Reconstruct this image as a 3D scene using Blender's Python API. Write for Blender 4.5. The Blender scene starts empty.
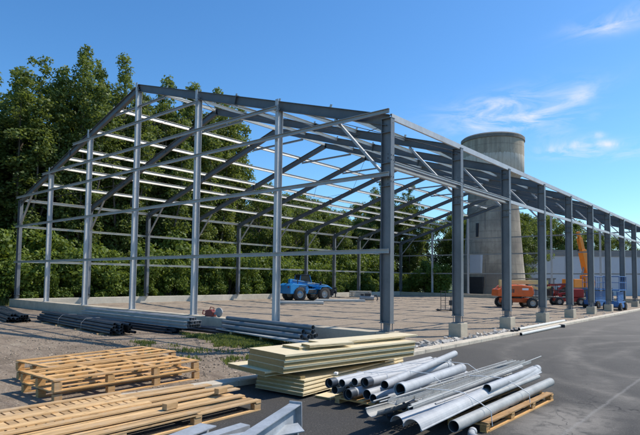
import bpy, math, random
import numpy as np
from mathutils import Vector, Matrix
PI=math.pi
scene=bpy.context.scene
COL=scene.collection
random.seed(7)
# ------------------------------------------------------------------ helpers
class MB:
    def __init__(s): s.v=[]; s.f=[]; s.sm=[]
    def add(s,vs,fs,smooth=False):
        n=len(s.v); s.v+= [tuple(v) for v in vs]
        for f in fs: s.f.append(tuple(i+n for i in f)); s.sm.append(smooth)
    def box(s,c,d,rz=0,R=None):
        hx,hy,hz=d[0]/2,d[1]/2,d[2]/2
        M=R if R is not None else Matrix.Rotation(rz,3,'Z')
        c=Vector(c); vs=[c+M@Vector((x*hx,y*hy,z*hz)) for x in(-1,1) for y in(-1,1) for z in(-1,1)]
        s.add(vs,[(0,1,3,2),(4,6,7,5),(0,4,5,1),(2,3,7,6),(0,2,6,4),(1,5,7,3)])
        return s
    def b2(s,x0,x1,y0,y1,z0,z1): return s.box(((x0+x1)/2,(y0+y1)/2,(z0+z1)/2),(x1-x0,y1-y0,z1-z0))
    def prism(s,p0,p1,prof,up=(0,0,1),closed=True,smooth=False,sc1=1.0,caps=True):
        p0=Vector(p0);p1=Vector(p1);d=(p1-p0).normalized();u=Vector(up);u=(u-d*u.dot(d)).normalized();r=d.cross(u)
        n=len(prof); vs=[p0+r*a+u*b for a,b in prof]+[p1+(r*a+u*b)*sc1 for a,b in prof]
        fs=[(i,(i+1)%n,n+(i+1)%n,n+i) for i in range(n if closed else n-1)]
        s.add(vs,fs,smooth)
        if closed and caps: s.add(vs,[tuple(range(n))[::-1],tuple(range(n,2*n))])
        return s
    def tube(s,p0,p1,r,n=12,t=0,r1=None):
        p0=Vector(p0);p1=Vector(p1);d=(p1-p0).normalized()
        u=Vector((0,0,1)) if abs(d.z)<.9 else Vector((1,0,0)); u=(u-d*u.dot(d)).normalized();w=d.cross(u)
        r1=r if r1 is None else r1
        def ring(p,q): return [p+(u*math.cos(2*PI*i/n)+w*math.sin(2*PI*i/n))*q for i in range(n)]
        a,b=ring(p0,r),ring(p1,r1)
        s.add(a+b,[(i,i+n,(i+1)%n+n,(i+1)%n) for i in range(n)],True)
        if t:
            a2,b2=ring(p0,r-t),ring(p1,r1-t)
            s.add(a2+b2,[(i,(i+1)%n,(i+1)%n+n,i+n) for i in range(n)],True)
            s.add(a+a2,[(i,(i+1)%n,(i+1)%n+n,i+n) for i in range(n)])
            s.add(b+b2,[(i,i+n,(i+1)%n+n,(i+1)%n) for i in range(n)])
        else: s.add(a+b,[tuple(range(n)),tuple(range(n,2*n))[::-1]])
        return s
    def path(s,pts,r,n=8,t=0):
        for a,b in zip(pts[:-1],pts[1:]): s.tube(a,b,r,n,t)
        return s
    def lathe(s,c,prof,n=32,axis='Z',smooth=True,cap=True):
        c=Vector(c);vs=[]
        for r,h in prof:
            for i in range(n):
                a=2*PI*i/n
                if axis=='Z': vs.append(c+Vector((r*math.cos(a),r*math.sin(a),h)))
                else: vs.append(c+Vector((r*math.cos(a),h,r*math.sin(a))))
        m=len(prof); fs=[(j*n+i,j*n+(i+1)%n,(j+1)*n+(i+1)%n,(j+1)*n+i) for j in range(m-1) for i in range(n)]
        s.add(vs,fs,smooth)
        return s
    def poly(s,pts,y0,y1):   # side profile (x,z) extruded in y
        n=len(pts); vs=[(x,y0,z) for x,z in pts]+[(x,y1,z) for x,z in pts]
        s.add(vs,[(i,(i+1)%n,n+(i+1)%n,n+i) for i in range(n)]+[tuple(range(n))[::-1],tuple(range(n,2*n))])
        return s
ORG={}
def setp(o,label=None,cat=None,group=None,kind=None):
    if label: o['label']=label
    if cat: o['category']=cat
    if group: o['group']=group
    if kind: o['kind']=kind
    return o
def mesh_of(name,mb,mat,org,bevel=0):
    me=bpy.data.meshes.new(name); o=Vector(org)
    me.from_pydata([Vector(v)-o for v in mb.v],[],mb.f)
    me.polygons.foreach_set('use_smooth',mb.sm)
    if mat: me.materials.append(mat)
    me.update(); return me
def obj(name,mb,mat,parent=None,org=(0,0,0),bevel=0):
    if parent is not None: org=ORG.get(parent.name,(0,0,0))
    me=mesh_of(name,mb,mat,org)
    o=bpy.data.objects.new(name,me); COL.objects.link(o)
    if parent is not None: o.parent=parent
    else: o.location=org
    ORG[o.name]=org
    if bevel:
        b=o.modifiers.new('b','BEVEL'); b.width=bevel; b.segments=2; b.limit_method='ANGLE'
    return o
def thing(name,label,cat,loc=(0,0,0),rz=0,group=None,world=True):
    o=bpy.data.objects.new(name,None); COL.objects.link(o); o.location=loc; o.rotation_euler=(0,0,rz)
    o.empty_display_size=.2
    ORG[o.name]=tuple(loc) if world else (0,0,0)
    return setp(o,label,cat,group)
def copy_tree(o,parent=None):
    c=o.copy(); COL.objects.link(c); c.parent=parent
    for ch in [x for x in KIDS.get(o.name,[])]: copy_tree(ch,c)
    return c
KIDS={}
def reg(root):
    for o in root.children_recursive: KIDS.setdefault(o.parent.name,[]).append(o)
def Iprof(h,b,tf,tw):
    h/=2;b/=2;w=tw/2
    return [(-b,-h),(b,-h),(b,-h+tf),(w,-h+tf),(w,h-tf),(b,h-tf),(b,h),(-b,h),(-b,h-tf),(-w,h-tf),(-w,-h+tf),(-b,-h+tf)]
def Cprof(h,b,t,m=1):
    h/=2; P=[(0,-h),(b,-h),(b,-h+t*3),(b-t,-h+t*3),(b-t,-h+t),(t,-h+t),(t,h-t),(b-t,h-t),(b-t,h-t*3),(b,h-t*3),(b,h),(0,h)]
    return [(m*x,y) for x,y in (P if m>0 else P)]
def Zprof(h,b,t):
    h/=2; return [(-b,-h),(t,-h),(t,h-t),(b,h-t),(b,h),(0,h),(0,-h+t),(-b,-h+t)]
# ------------------------------------------------------------------ materials
def nmat(name):
    m=bpy.data.materials.new(name); m.use_nodes=True; nt=m.node_tree; nt.nodes.clear()
    out=nt.nodes.new('ShaderNodeOutputMaterial'); b=nt.nodes.new('ShaderNodeBsdfPrincipled'); nt.links.new(b.outputs[0],out.inputs[0])
    return m,nt,b
def N(nt,t,**k):
    n=nt.nodes.new(t)
    for a,v in k.items():
        if a.startswith('i_'):
            key=a[2:]; n.inputs[int(key) if key.isdigit() else key.replace('_',' ')].default_value=v
        else: setattr(n,a,v)
    return n
def ramp(nt,fac,stops):
    r=nt.nodes.new('ShaderNodeValToRGB'); e=r.color_ramp.elements
    while len(e)<len(stops): e.new(.5)
    for i,(p,c) in enumerate(stops): e[i].position=p; e[i].color=(c[0],c[1],c[2],1) if not isinstance(c,(int,float)) else (c,c,c,1)
    nt.links.new(fac,r.inputs[0]); return r.outputs[0]
def coords(nt,kind='Object',scale=(1,1,1),rot=(0,0,0)):
    tc=N(nt,'ShaderNodeTexCoord'); mp=N(nt,'ShaderNodeMapping'); mp.inputs['Scale'].default_value=scale; mp.inputs['Rotation'].default_value=rot
    nt.links.new(tc.outputs[kind],mp.inputs[0]); return mp.outputs[0]
def pos(nt,scale=(1,1,1),rot=(0,0,0)):
    g=N(nt,'ShaderNodeNewGeometry'); mp=N(nt,'ShaderNodeMapping'); mp.inputs['Scale'].default_value=scale; mp.inputs['Rotation'].default_value=rot
    nt.links.new(g.outputs['Position'],mp.inputs[0]); return mp.outputs[0]
def noise(nt,vec,scale,detail=5,rough=.6,dist=0):
    n=N(nt,'ShaderNodeTexNoise',i_Scale=scale,i_Detail=detail,i_Roughness=rough,i_Distortion=dist); nt.links.new(vec,n.inputs['Vector']); return n.outputs['Fac']
def mix(nt,fac,a,b,mode='MIX'):
    m=N(nt,'ShaderNodeMix',data_type='RGBA',blend_type=mode)
    for i,v in ((0,fac),(6,a),(7,b)):
        if isinstance(v,bpy.types.NodeSocket): nt.links.new(v,m.inputs[i])
        elif isinstance(v,(int,float)): m.inputs[i].default_value=v if i==0 else (v,v,v,1)
        else: m.inputs[i].default_value=(v[0],v[1],v[2],1)
    return m.outputs[2]
def mathn(nt,op,a,b=0,c=0,clamp=False):
    m=N(nt,'ShaderNodeMath',operation=op); m.use_clamp=clamp
    for i,v in enumerate((a,b,c)):
        if isinstance(v,bpy.types.NodeSocket): nt.links.new(v,m.inputs[i])
        else: m.inputs[i].default_value=v
    return m.outputs[0]
def bump(nt,b,h,strength=.3,dist=.02):
    bp=N(nt,'ShaderNodeBump',i_Strength=strength,i_Distance=dist); nt.links.new(h,bp.inputs['Height']); nt.links.new(bp.outputs[0],b.inputs['Normal'])
def simple(name,col,rough=.6,metal=0,var=.25,scale=3,stretch=(1,1,1),bmp=.0,bscale=40,spec=.5,dirt=None,world=False,island=0):
    m,nt,b=nmat(name)
    v=pos(nt,stretch) if world else coords(nt,'Object',stretch)
    f=noise(nt,v,scale,6,.65)
    lo=[c*(1-var) for c in col]; hi=[min(1,c*(1+var)) for c in col]
    c=ramp(nt,f,[(.3,lo),(.7,hi)])
    f2=noise(nt,v,scale*9,4,.7)
    c=mix(nt,.35,c,ramp(nt,f2,[(.3,[x*(1-var) for x in col]),(.7,[min(1,x*(1+var)) for x in col])]))
    if dirt:
        f3=noise(nt,v,scale*.6,8,.75,.4); c=mix(nt,ramp(nt,f3,[(.5,0.0),(.72,.8)]),c,dirt)
    if island:
        g=N(nt,'ShaderNodeNewGeometry'); c=mix(nt,1.0,c,ramp(nt,g.outputs['Random Per Island'],[(0,1-island),(1,1+island)]),'MULTIPLY')
    nt.links.new(c,b.inputs['Base Color'])
    b.inputs['Metallic'].default_value=metal
    r=ramp(nt,f2,[(.2,max(0,rough-.12)),(.8,min(1,rough+.12))]); nt.links.new(r,b.inputs['Roughness'])
    b.inputs['Specular IOR Level'].default_value=spec
    if bmp: bump(nt,b,noise(nt,v,bscale,4,.7),bmp,.01)
    return m
M={}
M['steel']=simple('galvanised_frame_steel',(.17,.178,.185),.5,.25,.3,1.3,(1,1,.5),dirt=(.11,.12,.13),world=True)
M['steel_light']=simple('galvanised_light_steel',(.46,.465,.465),.5,.2,.2,1.5,(1,1,.5),world=True)
M['rafter']=simple('primed_rafter_steel',(.115,.125,.132),.55,.2,.3,1.0,world=True)
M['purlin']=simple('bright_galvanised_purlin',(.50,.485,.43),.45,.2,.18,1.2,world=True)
M['purlin_bounce_lit']=simple('bounce_lit_galvanised_purlin',(.74,.74,.72),.5,.1,.15,1.2,world=True)  # lighter copy for the right slope, bounced light put into the colour
M['girt']=simple('galvanised_girt',(.36,.365,.36),.5,.2,.2,1.5,world=True)
M['conc']=simple('foundation_concrete',(.47,.405,.30),.9,0,.22,1.2,bmp=.3,dirt=(.29,.25,.19),world=True)
M['conc_pale']=simple('pale_foundation_concrete',(.50,.46,.38),.9,0,.2,.8,bmp=.3,dirt=(.3,.28,.23),world=True)
M['kerb']=simple('kerb_concrete',(.58,.51,.40),.9,0,.25,2.5,bmp=.5,dirt=(.30,.25,.19),world=True)
M['dark']=simple('dark_steel_tube',(.055,.065,.078),.45,.4,.35,2,island=.3)
M['bluesteel']=simple('blue_grey_steel_section',(.33,.35,.37),.4,.2,.25,2)
M['slate']=simple('slate_grey_tube',(.17,.185,.195),.45,.2,.25,2,island=.2)
M['zinc']=simple('zinc_downpipe',(.39,.40,.405),.58,.05,.25,2,dirt=(.30,.31,.32))
M['zinc2']=simple('zinc_gutter',(.34,.345,.33),.58,.05,.28,2,dirt=(.25,.25,.235))
M['inner_shade']=simple('shaded_pipe_inside',(.07,.072,.075),.8,0,.3,5)  # shade inside the pipes, painted as a dark colour on the inner faces
M['cap']=simple('black_rubber',(.018,.019,.022),.7,0,.3,5)
M['strap']=simple('white_strapping',(.8,.8,.78),.6,0,.1,5)
M['glass']=simple('dark_cab_glass',(.02,.025,.03),.08,0,.2,2)
M['tyre']=simple('tyre_rubber',(.035,.033,.032),.85,0,.3,4,bmp=.3)
M['rim']=simple('wheel_rim_grey',(.45,.43,.40),.5,.2,.2,4)
M['blue']=simple('blue_machine_paint',(.015,.22,.52),.4,0,.15,2,dirt=(.08,.22,.36))
M['blue2']=simple('blue_lift_paint',(.025,.13,.36),.45,0,.15,2,dirt=(.06,.12,.25))
M['orange']=simple('orange_machine_paint',(.78,.13,.02),.45,0,.12,2,dirt=(.5,.13,.04))
M['cream']=simple('cream_boom_paint',(.72,.58,.24),.5,0,.1,2)
M['red']=simple('red_machine_paint',(.38,.03,.02),.45,0,.15,2)
M['rust']=simple('faded_red_plastic',(.22,.035,.025),.5,0,.2,4)
M['yellow']=simple('crane_yellow_paint',(.85,.27,.02),.45,0,.1,2)
M['black']=simple('black_frame_paint',(.03,.03,.033),.5,0,.2,3)
M['grey']=simple('mid_grey_paint',(.3,.3,.3),.6,0,.2,3)
M['wallp']=simple('pale_wall_cladding',(.50,.53,.56),.7,0,.07,.3,world=True)
M['parapet']=simple('grey_parapet',(.22,.22,.21),.8,0,.15,.5,world=True)
M['bark']=simple('tree_bark',(.11,.09,.07),.95,0,.3,3,(1,1,.3),bmp=.5)
M['white_panel']=simple('white_sheet_metal',(.62,.60,.54),.5,0,.08,2)
# sandwich panel: pale skins, foam edges on faces that are vertical
def m_panel():
    m,nt,b=nmat('insulated_panel_skin'); v=coords(nt)
    f=noise(nt,v,3,6,.6); c=ramp(nt,f,[(.3,(.74,.61,.38)),(.7,(.84,.71,.46))])
    f3=noise(nt,v,1.2,7,.7,.5); c=mix(nt,ramp(nt,f3,[(.55,0.),(.75,.5)]),c,(.52,.46,.31))
    nt.links.new(c,b.inputs['Base Color']); b.inputs['Roughness'].default_value=.45
    return m
M['skin']=m_panel()
M['foam']=simple('yellow_foam_core',(.27,.20,.085),.9,0,.18,8,bmp=.4,bscale=60)
def m_wood(name,a,bb,grey):
    m,nt,b=nmat(name); v=coords(nt,'Object',(9,1.2,9))
    f=noise(nt,v,2.2,6,.7,.4); c=ramp(nt,f,[(.25,[x*.66 for x in a]),(.5,a),(.75,bb)])
    g=N(nt,'ShaderNodeNewGeometry')
    c=mix(nt,1.0,c,ramp(nt,g.outputs['Random Per Island'],[(0,(.55,.52,.50)),(.5,(.92,.88,.82)),(1,(1.15,1.1,1.02))]),'MULTIPLY')
    v2=coords(nt,'Object',(1,1,1)); f2=noise(nt,v2,1.7,6,.7,.3)
    c=mix(nt,ramp(nt,f2,[(.52,0.),(.72,.6)]),c,grey)
    vo=N(nt,'ShaderNodeTexVoronoi',i_Scale=1.6,i_Randomness=1.); nt.links.new(coords(nt,'Object',(6,1.6,6)),vo.inputs['Vector'])
    c=mix(nt,ramp(nt,vo.outputs['Distance'],[(.06,.85),(.13,0.)]),c,(.13,.07,.03))
    fs=noise(nt,coords(nt,'Object',(40,1.5,40)),2.0,3,.6); c=mix(nt,ramp(nt,fs,[(.55,0.),(.75,.45)]),c,(.22,.14,.07))
    nt.links.new(c,b.inputs['Base Color']); b.inputs['Roughness'].default_value=.8
    bump(nt,b,fs,.3,.008); return m
M['wood']=m_wood('pallet_wood',(.62,.36,.14),(.76,.50,.235),(.42,.34,.25))
M['wood2']=m_wood('weathered_plank_wood',(.62,.41,.20),(.76,.55,.32),(.46,.40,.32))
# leaf materials
def m_leaf(name,dk,lt,trans=.45):
    m=bpy.data.materials.new(name); m.use_nodes=True; nt=m.node_tree; nt.nodes.clear()
    out=N(nt,'ShaderNodeOutputMaterial'); b=N(nt,'ShaderNodeBsdfPrincipled'); t=N(nt,'ShaderNodeBsdfTranslucent'); mx=N(nt,'ShaderNodeMixShader',i_0=trans)
    g=N(nt,'ShaderNodeNewGeometry'); f=noise(nt,pos(nt),.35,3,.6)
    r=mathn(nt,'ADD',mathn(nt,'MULTIPLY',g.outputs['Random Per Island'],.5),mathn(nt,'MULTIPLY',f,.6),0)
    c=ramp(nt,r,[(.2,dk),(.85,lt)])
    oi=N(nt,'ShaderNodeObjectInfo'); c=mix(nt,1.0,c,ramp(nt,oi.outputs['Random'],[(0,(.8,.85,.85)),(1,(1.2,1.12,1.0))]),'MULTIPLY')
    nt.links.new(c,b.inputs['Base Color']); nt.links.new(mix(nt,.5,c,(.25,.30,.03)),t.inputs[0]); b.inputs['Roughness'].default_value=.55
    b.inputs['Specular IOR Level'].default_value=.35
    nt.links.new(b.outputs[0],mx.inputs[1]); nt.links.new(t.outputs[0],mx.inputs[2]); nt.links.new(mx.outputs[0],out.inputs[0]); return m
M['leaf']=m_leaf('poplar_leaves',(.075,.11,.026),(.20,.25,.07))
M['leaf2']=m_leaf('woodland_leaves',(.068,.105,.028),(.18,.235,.06))
M['shrub']=m_leaf('shrub_leaves',(.07,.12,.022),(.19,.27,.05))
M['grassm']=m_leaf('grass_blades',(.085,.115,.03),(.21,.235,.08))
# ground
def m_dirt():
    m,nt,b=nmat('compacted_gravel_ground'); v=pos(nt)
    big=noise(nt,v,.12,5,.6,.3); mid=noise(nt,v,1.4,7,.75,.3); fin=noise(nt,v,16,5,.8)
    c=ramp(nt,big,[(.3,(.225,.155,.098)),(.7,(.33,.25,.17))])
    c=mix(nt,.6,c,ramp(nt,mid,[(.3,(.15,.10,.062)),(.52,(.27,.20,.13)),(.75,(.42,.34,.245))]))
    c=mix(nt,.55,c,ramp(nt,fin,[(.32,(.11,.085,.06)),(.5,(.31,.25,.195)),(.72,(.60,.53,.44))]))
    dm=noise(nt,pos(nt,(1,1,1)),.45,7,.7,.8); c=mix(nt,ramp(nt,dm,[(.5,0.),(.62,.55)]),c,(.115,.085,.058)); c=mix(nt,ramp(nt,dm,[(.30,.5),(.42,0.)]),c,(.42,.36,.27))
    st=noise(nt,pos(nt,(.16,1.5,1),(0,0,-.66)),.9,6,.7,.8)
    c=mix(nt,ramp(nt,st,[(.53,0.),(.66,.6)]),c,(.13,.10,.08))
    vo=N(nt,'ShaderNodeTexVoronoi',i_Scale=14.,i_Randomness=1.); nt.links.new(v,vo.inputs['Vector'])
    sp=mathn(nt,'LESS_THAN',vo.outputs['Distance'],.17); c=mix(nt,mathn(nt,'MULTIPLY',sp,ramp(nt,mid,[(.4,0.),(.7,.8)])),c,(.45,.42,.38))
    sq=N(nt,'ShaderNodeSeparateXYZ'); nt.links.new(v,sq.inputs[0])
    ins=mathn(nt,'MULTIPLY',mathn(nt,'GREATER_THAN',sq.outputs[1],0),.5); c=mix(nt,ins,c,mix(nt,fin,(.24,.19,.14),(.52,.43,.33)))
    nt.links.new(c,b.inputs['Base Color']); b.inputs['Roughness'].default_value=.95; b.inputs['Specular IOR Level'].default_value=.2
    h=mathn(nt,'ADD',mathn(nt,'MULTIPLY',mid,1.5),mathn(nt,'ADD',fin,mathn(nt,'MULTIPLY',st,1.2)))
    bump(nt,b,h,.7,.06); return m
M['dirt']=m_dirt()
def m_asphalt():
    m,nt,b=nmat('dark_asphalt'); v=pos(nt)
    big=noise(nt,v,.22,6,.65,.6); fin=noise(nt,v,45,3,.8); mid=noise(nt,v,2.5,6,.7,.5)
    c=ramp(nt,big,[(.3,(.034,.032,.029)),(.55,(.062,.058,.053)),(.8,(.135,.125,.112))])
    c=mix(nt,.5,c,ramp(nt,fin,[(.3,(.014,.013,.012)),(.55,(.06,.057,.053)),(.8,(.24,.225,.2))]))
    # dusty turning tracks: rings about a point to the right
    sp=N(nt,'ShaderNodeSeparateXYZ'); nt.links.new(v,sp.inputs[0])
    def rings(cx,cy,r0,w,amp,sq=1.0):
        dx=mathn(nt,'SUBTRACT',sp.outputs[0],cx); dy=mathn(nt,'MULTIPLY',mathn(nt,'SUBTRACT',sp.outputs[1],cy),sq)
        d=mathn(nt,'SQRT',mathn(nt,'ADD',mathn(nt,'MULTIPLY',dx,dx),mathn(nt,'MULTIPLY',dy,dy)))
        d=mathn(nt,'ADD',d,mathn(nt,'MULTIPLY',big,.8))
        q=mathn(nt,'ABSOLUTE',mathn(nt,'SUBTRACT',d,r0))
        q=mathn(nt,'SUBTRACT',1,mathn(nt,'DIVIDE',q,w),0,True)
        return mathn(nt,'MULTIPLY',q,amp)
    t=0
    for a in ((11,5,7.2,.35,.7,1),(11,5,9.1,.3,.6,1),(13,3,8.0,.22,.4,.8),(11.5,9,6.0,.3,.5,.6),(10.5,5.5,5.4,.3,.5,1.1),(12,16,9.6,.35,.5,.4),(9,2,5.1,.15,.3,.7)):
        t=mathn(nt,'ADD',t,rings(*a))
    t=mathn(nt,'MULTIPLY',t,ramp(nt,mid,[(.35,.15),(.65,1.)]))
    # general dust: more with distance along the yard, and around the right pallet
    dust=mathn(nt,'MULTIPLY',mathn(nt,'DIVIDE',mathn(nt,'SUBTRACT',sp.outputs[1],-6),22,0,True),.85)
    dx=mathn(nt,'SUBTRACT',sp.outputs[0],6.6); dy=mathn(nt,'MULTIPLY',mathn(nt,'SUBTRACT',sp.outputs[1],-5.3),.5)
    d=mathn(nt,'SQRT',mathn(nt,'ADD',mathn(nt,'MULTIPLY',dx,dx),mathn(nt,'MULTIPLY',dy,dy)))
    pd=mathn(nt,'MULTIPLY',mathn(nt,'SUBTRACT',1,mathn(nt,'DIVIDE',d,.9),0,True),ramp(nt,mid,[(.35,0.),(.55,1.6)]))
    f=mathn(nt,'ADD',mathn(nt,'MULTIPLY',t,.6),mathn(nt,'ADD',mathn(nt,'MULTIPLY',dust,ramp(nt,big,[(.3,.45),(.7,1.)])),pd),0,True)
    f=mathn(nt,'MULTIPLY',f,.72)
    c=mix(nt,f,c,(.27,.245,.21))
    cv=N(nt,'ShaderNodeTexVoronoi',feature='DISTANCE_TO_EDGE',i_Scale=.32,i_Randomness=1.); wv=N(nt,'ShaderNodeVectorMath',operation='ADD'); nz=N(nt,'ShaderNodeTexNoise',i_Scale=1.5,i_Detail=6.); nt.links.new(v,nz.inputs['Vector']); nt.links.new(v,wv.inputs[0]); nt.links.new(nz.outputs['Color'],wv.inputs[1]); nt.links.new(wv.outputs[0],cv.inputs['Vector'])
    c=mix(nt,mathn(nt,'MULTIPLY',mathn(nt,'LESS_THAN',cv.outputs['Distance'],.0035),ramp(nt,big,[(.45,0.),(.6,.7)])),c,(.018,.017,.016))
    gr=N(nt,'ShaderNodeTexVoronoi',i_Scale=22.,i_Randomness=1.); nt.links.new(v,gr.inputs['Vector']); c=mix(nt,mathn(nt,'MULTIPLY',mathn(nt,'LESS_THAN',gr.outputs['Distance'],.13),ramp(nt,mid,[(.45,0.),(.62,.8)])),c,(.33,.30,.26))
    # pale joint running along the yard
    q=mathn(nt,'ABSOLUTE',mathn(nt,'SUBTRACT',mathn(nt,'ADD',sp.outputs[0],mathn(nt,'MULTIPLY',mid,.12)),6.86)); q=mathn(nt,'SUBTRACT',1,mathn(nt,'DIVIDE',q,.05),0,True)
    c=mix(nt,mathn(nt,'MULTIPLY',q,ramp(nt,fin,[(.3,.12),(.6,.45)])),c,(.30,.29,.27))
    nt.links.new(c,b.inputs['Base Color']); b.inputs['Roughness'].default_value=.88; b.inputs['Specular IOR Level'].default_value=.3
    bump(nt,b,mathn(nt,'ADD',fin,mid),.5,.012); return m
M['asphalt']=m_asphalt()
def m_grassground():
    m,nt,b=nmat('rough_grass_soil'); v=pos(nt)
    f=noise(nt,v,.8,8,.75); f2=noise(nt,v,14,4,.8)
    c=ramp(nt,f,[(.3,(.045,.065,.018)),(.6,(.09,.12,.03)),(.8,(.16,.15,.07))]); c=mix(nt,.5,c,ramp(nt,f2,[(.3,(.02,.03,.01)),(.7,(.13,.17,.05))]))
    nt.links.new(c,b.inputs['Base Color']); b.inputs['Roughness'].default_value=.95; bump(nt,b,f2,.8,.1); return m
M['ggrass']=m_grassground()
def m_tower():
    m,nt,b=nmat('weathered_tower_concrete'); v=coords(nt)
    f=noise(nt,v,.5,8,.7,.4); vs=coords(nt,'Object',(1.6,1.6,.07)); s=noise(nt,vs,1.0,6,.75)
    c=ramp(nt,f,[(.3,(.39,.33,.24)),(.7,(.58,.50,.38))])
    c=mix(nt,.6,c,ramp(nt,s,[(.35,(.17,.15,.12)),(.55,(.42,.365,.275)),(.75,(.56,.50,.39))]))
    sp=N(nt,'ShaderNodeSeparateXYZ'); nt.links.new(coords(nt),sp.inputs[0]); z=sp.outputs[2]
    # formwork joints every 1.5 m
    w=mathn(nt,'ABSOLUTE',mathn(nt,'SUBTRACT',mathn(nt,'FRACT',mathn(nt,'DIVIDE',z,1.5)),.5)); w=mathn(nt,'GREATER_THAN',w,.475)
    c=mix(nt,mathn(nt,'MULTIPLY',w,.4),c,(.09,.08,.07))
    # whitish lime runs on the lower part of the head
    s2=noise(nt,coords(nt,'Object',(2.2,2.2,.12)),1.3,5,.8)
    band=mathn(nt,'MULTIPLY',mathn(nt,'GREATER_THAN',z,17.3),mathn(nt,'LESS_THAN',z,mathn(nt,'ADD',19.2,mathn(nt,'MULTIPLY',s2,1.0))))
    c=mix(nt,mathn(nt,'MULTIPLY',band,ramp(nt,s2,[(.36,.25),(.52,.95)])),c,(.66,.62,.53))
    pt=N(nt,'ShaderNodeTexVoronoi',i_Scale=.55,i_Randomness=1.); nt.links.new(coords(nt,'Object',(1,1,1.4)),pt.inputs['Vector'])
    c=mix(nt,.12,c,ramp(nt,pt.outputs['Color'],[(.3,(.20,.17,.13)),(.7,(.50,.45,.37))]))
    fr=noise(nt,coords(nt,'Object',(1,1,.5)),3.5,8,.85,.5); c=mix(nt,ramp(nt,fr,[(.55,0.),(.66,.7)]),c,(.13,.11,.085)); c=mix(nt,ramp(nt,fr,[(.3,.6),(.4,0.)]),c,(.55,.50,.42))
    # dark damp stain in the middle of the shaft
    st=mathn(nt,'MULTIPLY',ramp(nt,noise(nt,v,.16,4,.5),[(.42,0.),(.6,.7)]),mathn(nt,'LESS_THAN',z,16))
    c=mix(nt,st,c,(.10,.09,.08))
    nt.links.new(c,b.inputs['Base Color']); b.inputs['Roughness'].default_value=.92; bump(nt,b,s,.3,.05); return m
M['tower']=m_tower()
M['towerdark']=simple('dark_tower_rim',(.19,.175,.15),.9,0,.3,1)

# ------------------------------------------------------------------ camera
C0=Vector((9.14753,-14.18061,2.2016)); yaw,pit,rol,FPX=.70947,.05633,.01241,526.288
fw=Vector((-math.sin(yaw)*math.cos(pit),math.cos(yaw)*math.cos(pit),math.sin(pit)))
rt=Vector((math.cos(yaw),math.sin(yaw),0)); up=rt.cross(fw)
rt,up=rt*math.cos(rol)+up*math.sin(rol),up*math.cos(rol)-rt*math.sin(rol)
cam=bpy.data.cameras.new('camera'); cam.sensor_fit='HORIZONTAL'; cam.sensor_width=36; cam.lens=36*FPX/640
cam.shift_y=(248.945-217.5)/640; cam.clip_end=3000; cam.clip_start=.1
co=bpy.data.objects.new('camera',cam); COL.objects.link(co); scene.camera=co
Rm=Matrix((rt,up,-fw)).transposed().to_4x4(); co.matrix_world=Matrix.Translation(C0)@Rm

# ------------------------------------------------------------------ light and sky
SUNDIR=Vector((.53*math.cos(math.radians(51)),.848*math.cos(math.radians(51)),math.sin(math.radians(51)))).normalized()
sl=bpy.data.lights.new('sun','SUN'); sl.energy=5.0; sl.angle=math.radians(.53); sl.color=(1,.925,.81)
so=bpy.data.objects.new('sun',sl); COL.objects.link(so); so.rotation_euler=SUNDIR.to_track_quat('Z','Y').to_euler(); so.location=(0,0,60)
w=bpy.data.worlds.new('World'); scene.world=w; w.use_nodes=True; nt=w.node_tree; nt.nodes.clear()
wo=N(nt,'ShaderNodeOutputWorld'); bg=N(nt,'ShaderNodeBackground'); bg.inputs[1].default_value=.15; nt.links.new(bg.outputs[0],wo.inputs[0])
sky=N(nt,'ShaderNodeTexSky',sky_type='NISHITA',sun_disc=False,sun_elevation=math.radians(51),sun_rotation=math.atan2(SUNDIR.x,SUNDIR.y),air_density=1.0,dust_density=.5,ozone_density=2.2,altitude=100)
hs=N(nt,'ShaderNodeHueSaturation',i_Saturation=1.22,i_Value=1.12); nt.links.new(sky.outputs[0],hs.inputs['Color'])
skyc=mix(nt,1.0,hs.outputs[0],(.76,.98,1.10),'MULTIPLY')
tc=N(nt,'ShaderNodeTexCoord'); dirv=tc.outputs['Generated']
def dot(a,v):
    n=N(nt,'ShaderNodeVectorMath',operation='DOT_PRODUCT'); nt.links.new(a,n.inputs[0]); n.inputs[1].default_value=v; return n.outputs['Value']
def pdir(x,y): return (fw+rt*((x-320)/FPX)+up*((248.945-y)/FPX)).normalized()
nm=N(nt,'ShaderNodeMapping'); nm.inputs['Rotation'].default_value=(0,.1,.6); nm.inputs['Scale'].default_value=(5,5,16); nt.links.new(dirv,nm.inputs[0])
n1=N(nt,'ShaderNodeTexNoise',i_Scale=2.1,i_Detail=9.,i_Roughness=.62,i_Distortion=.9); nt.links.new(nm.outputs[0],n1.inputs['Vector'])
n2=N(nt,'ShaderNodeTexNoise',i_Scale=22.,i_Detail=7.,i_Roughness=.6,i_Distortion=.4); nt.links.new(dirv,n2.inputs['Vector'])
wisp=ramp(nt,n1.outputs['Fac'],[(.40,0.),(.72,1.)])
puff=ramp(nt,n2.outputs['Fac'],[(.42,0.),(.62,1.)])
tot=0
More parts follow.
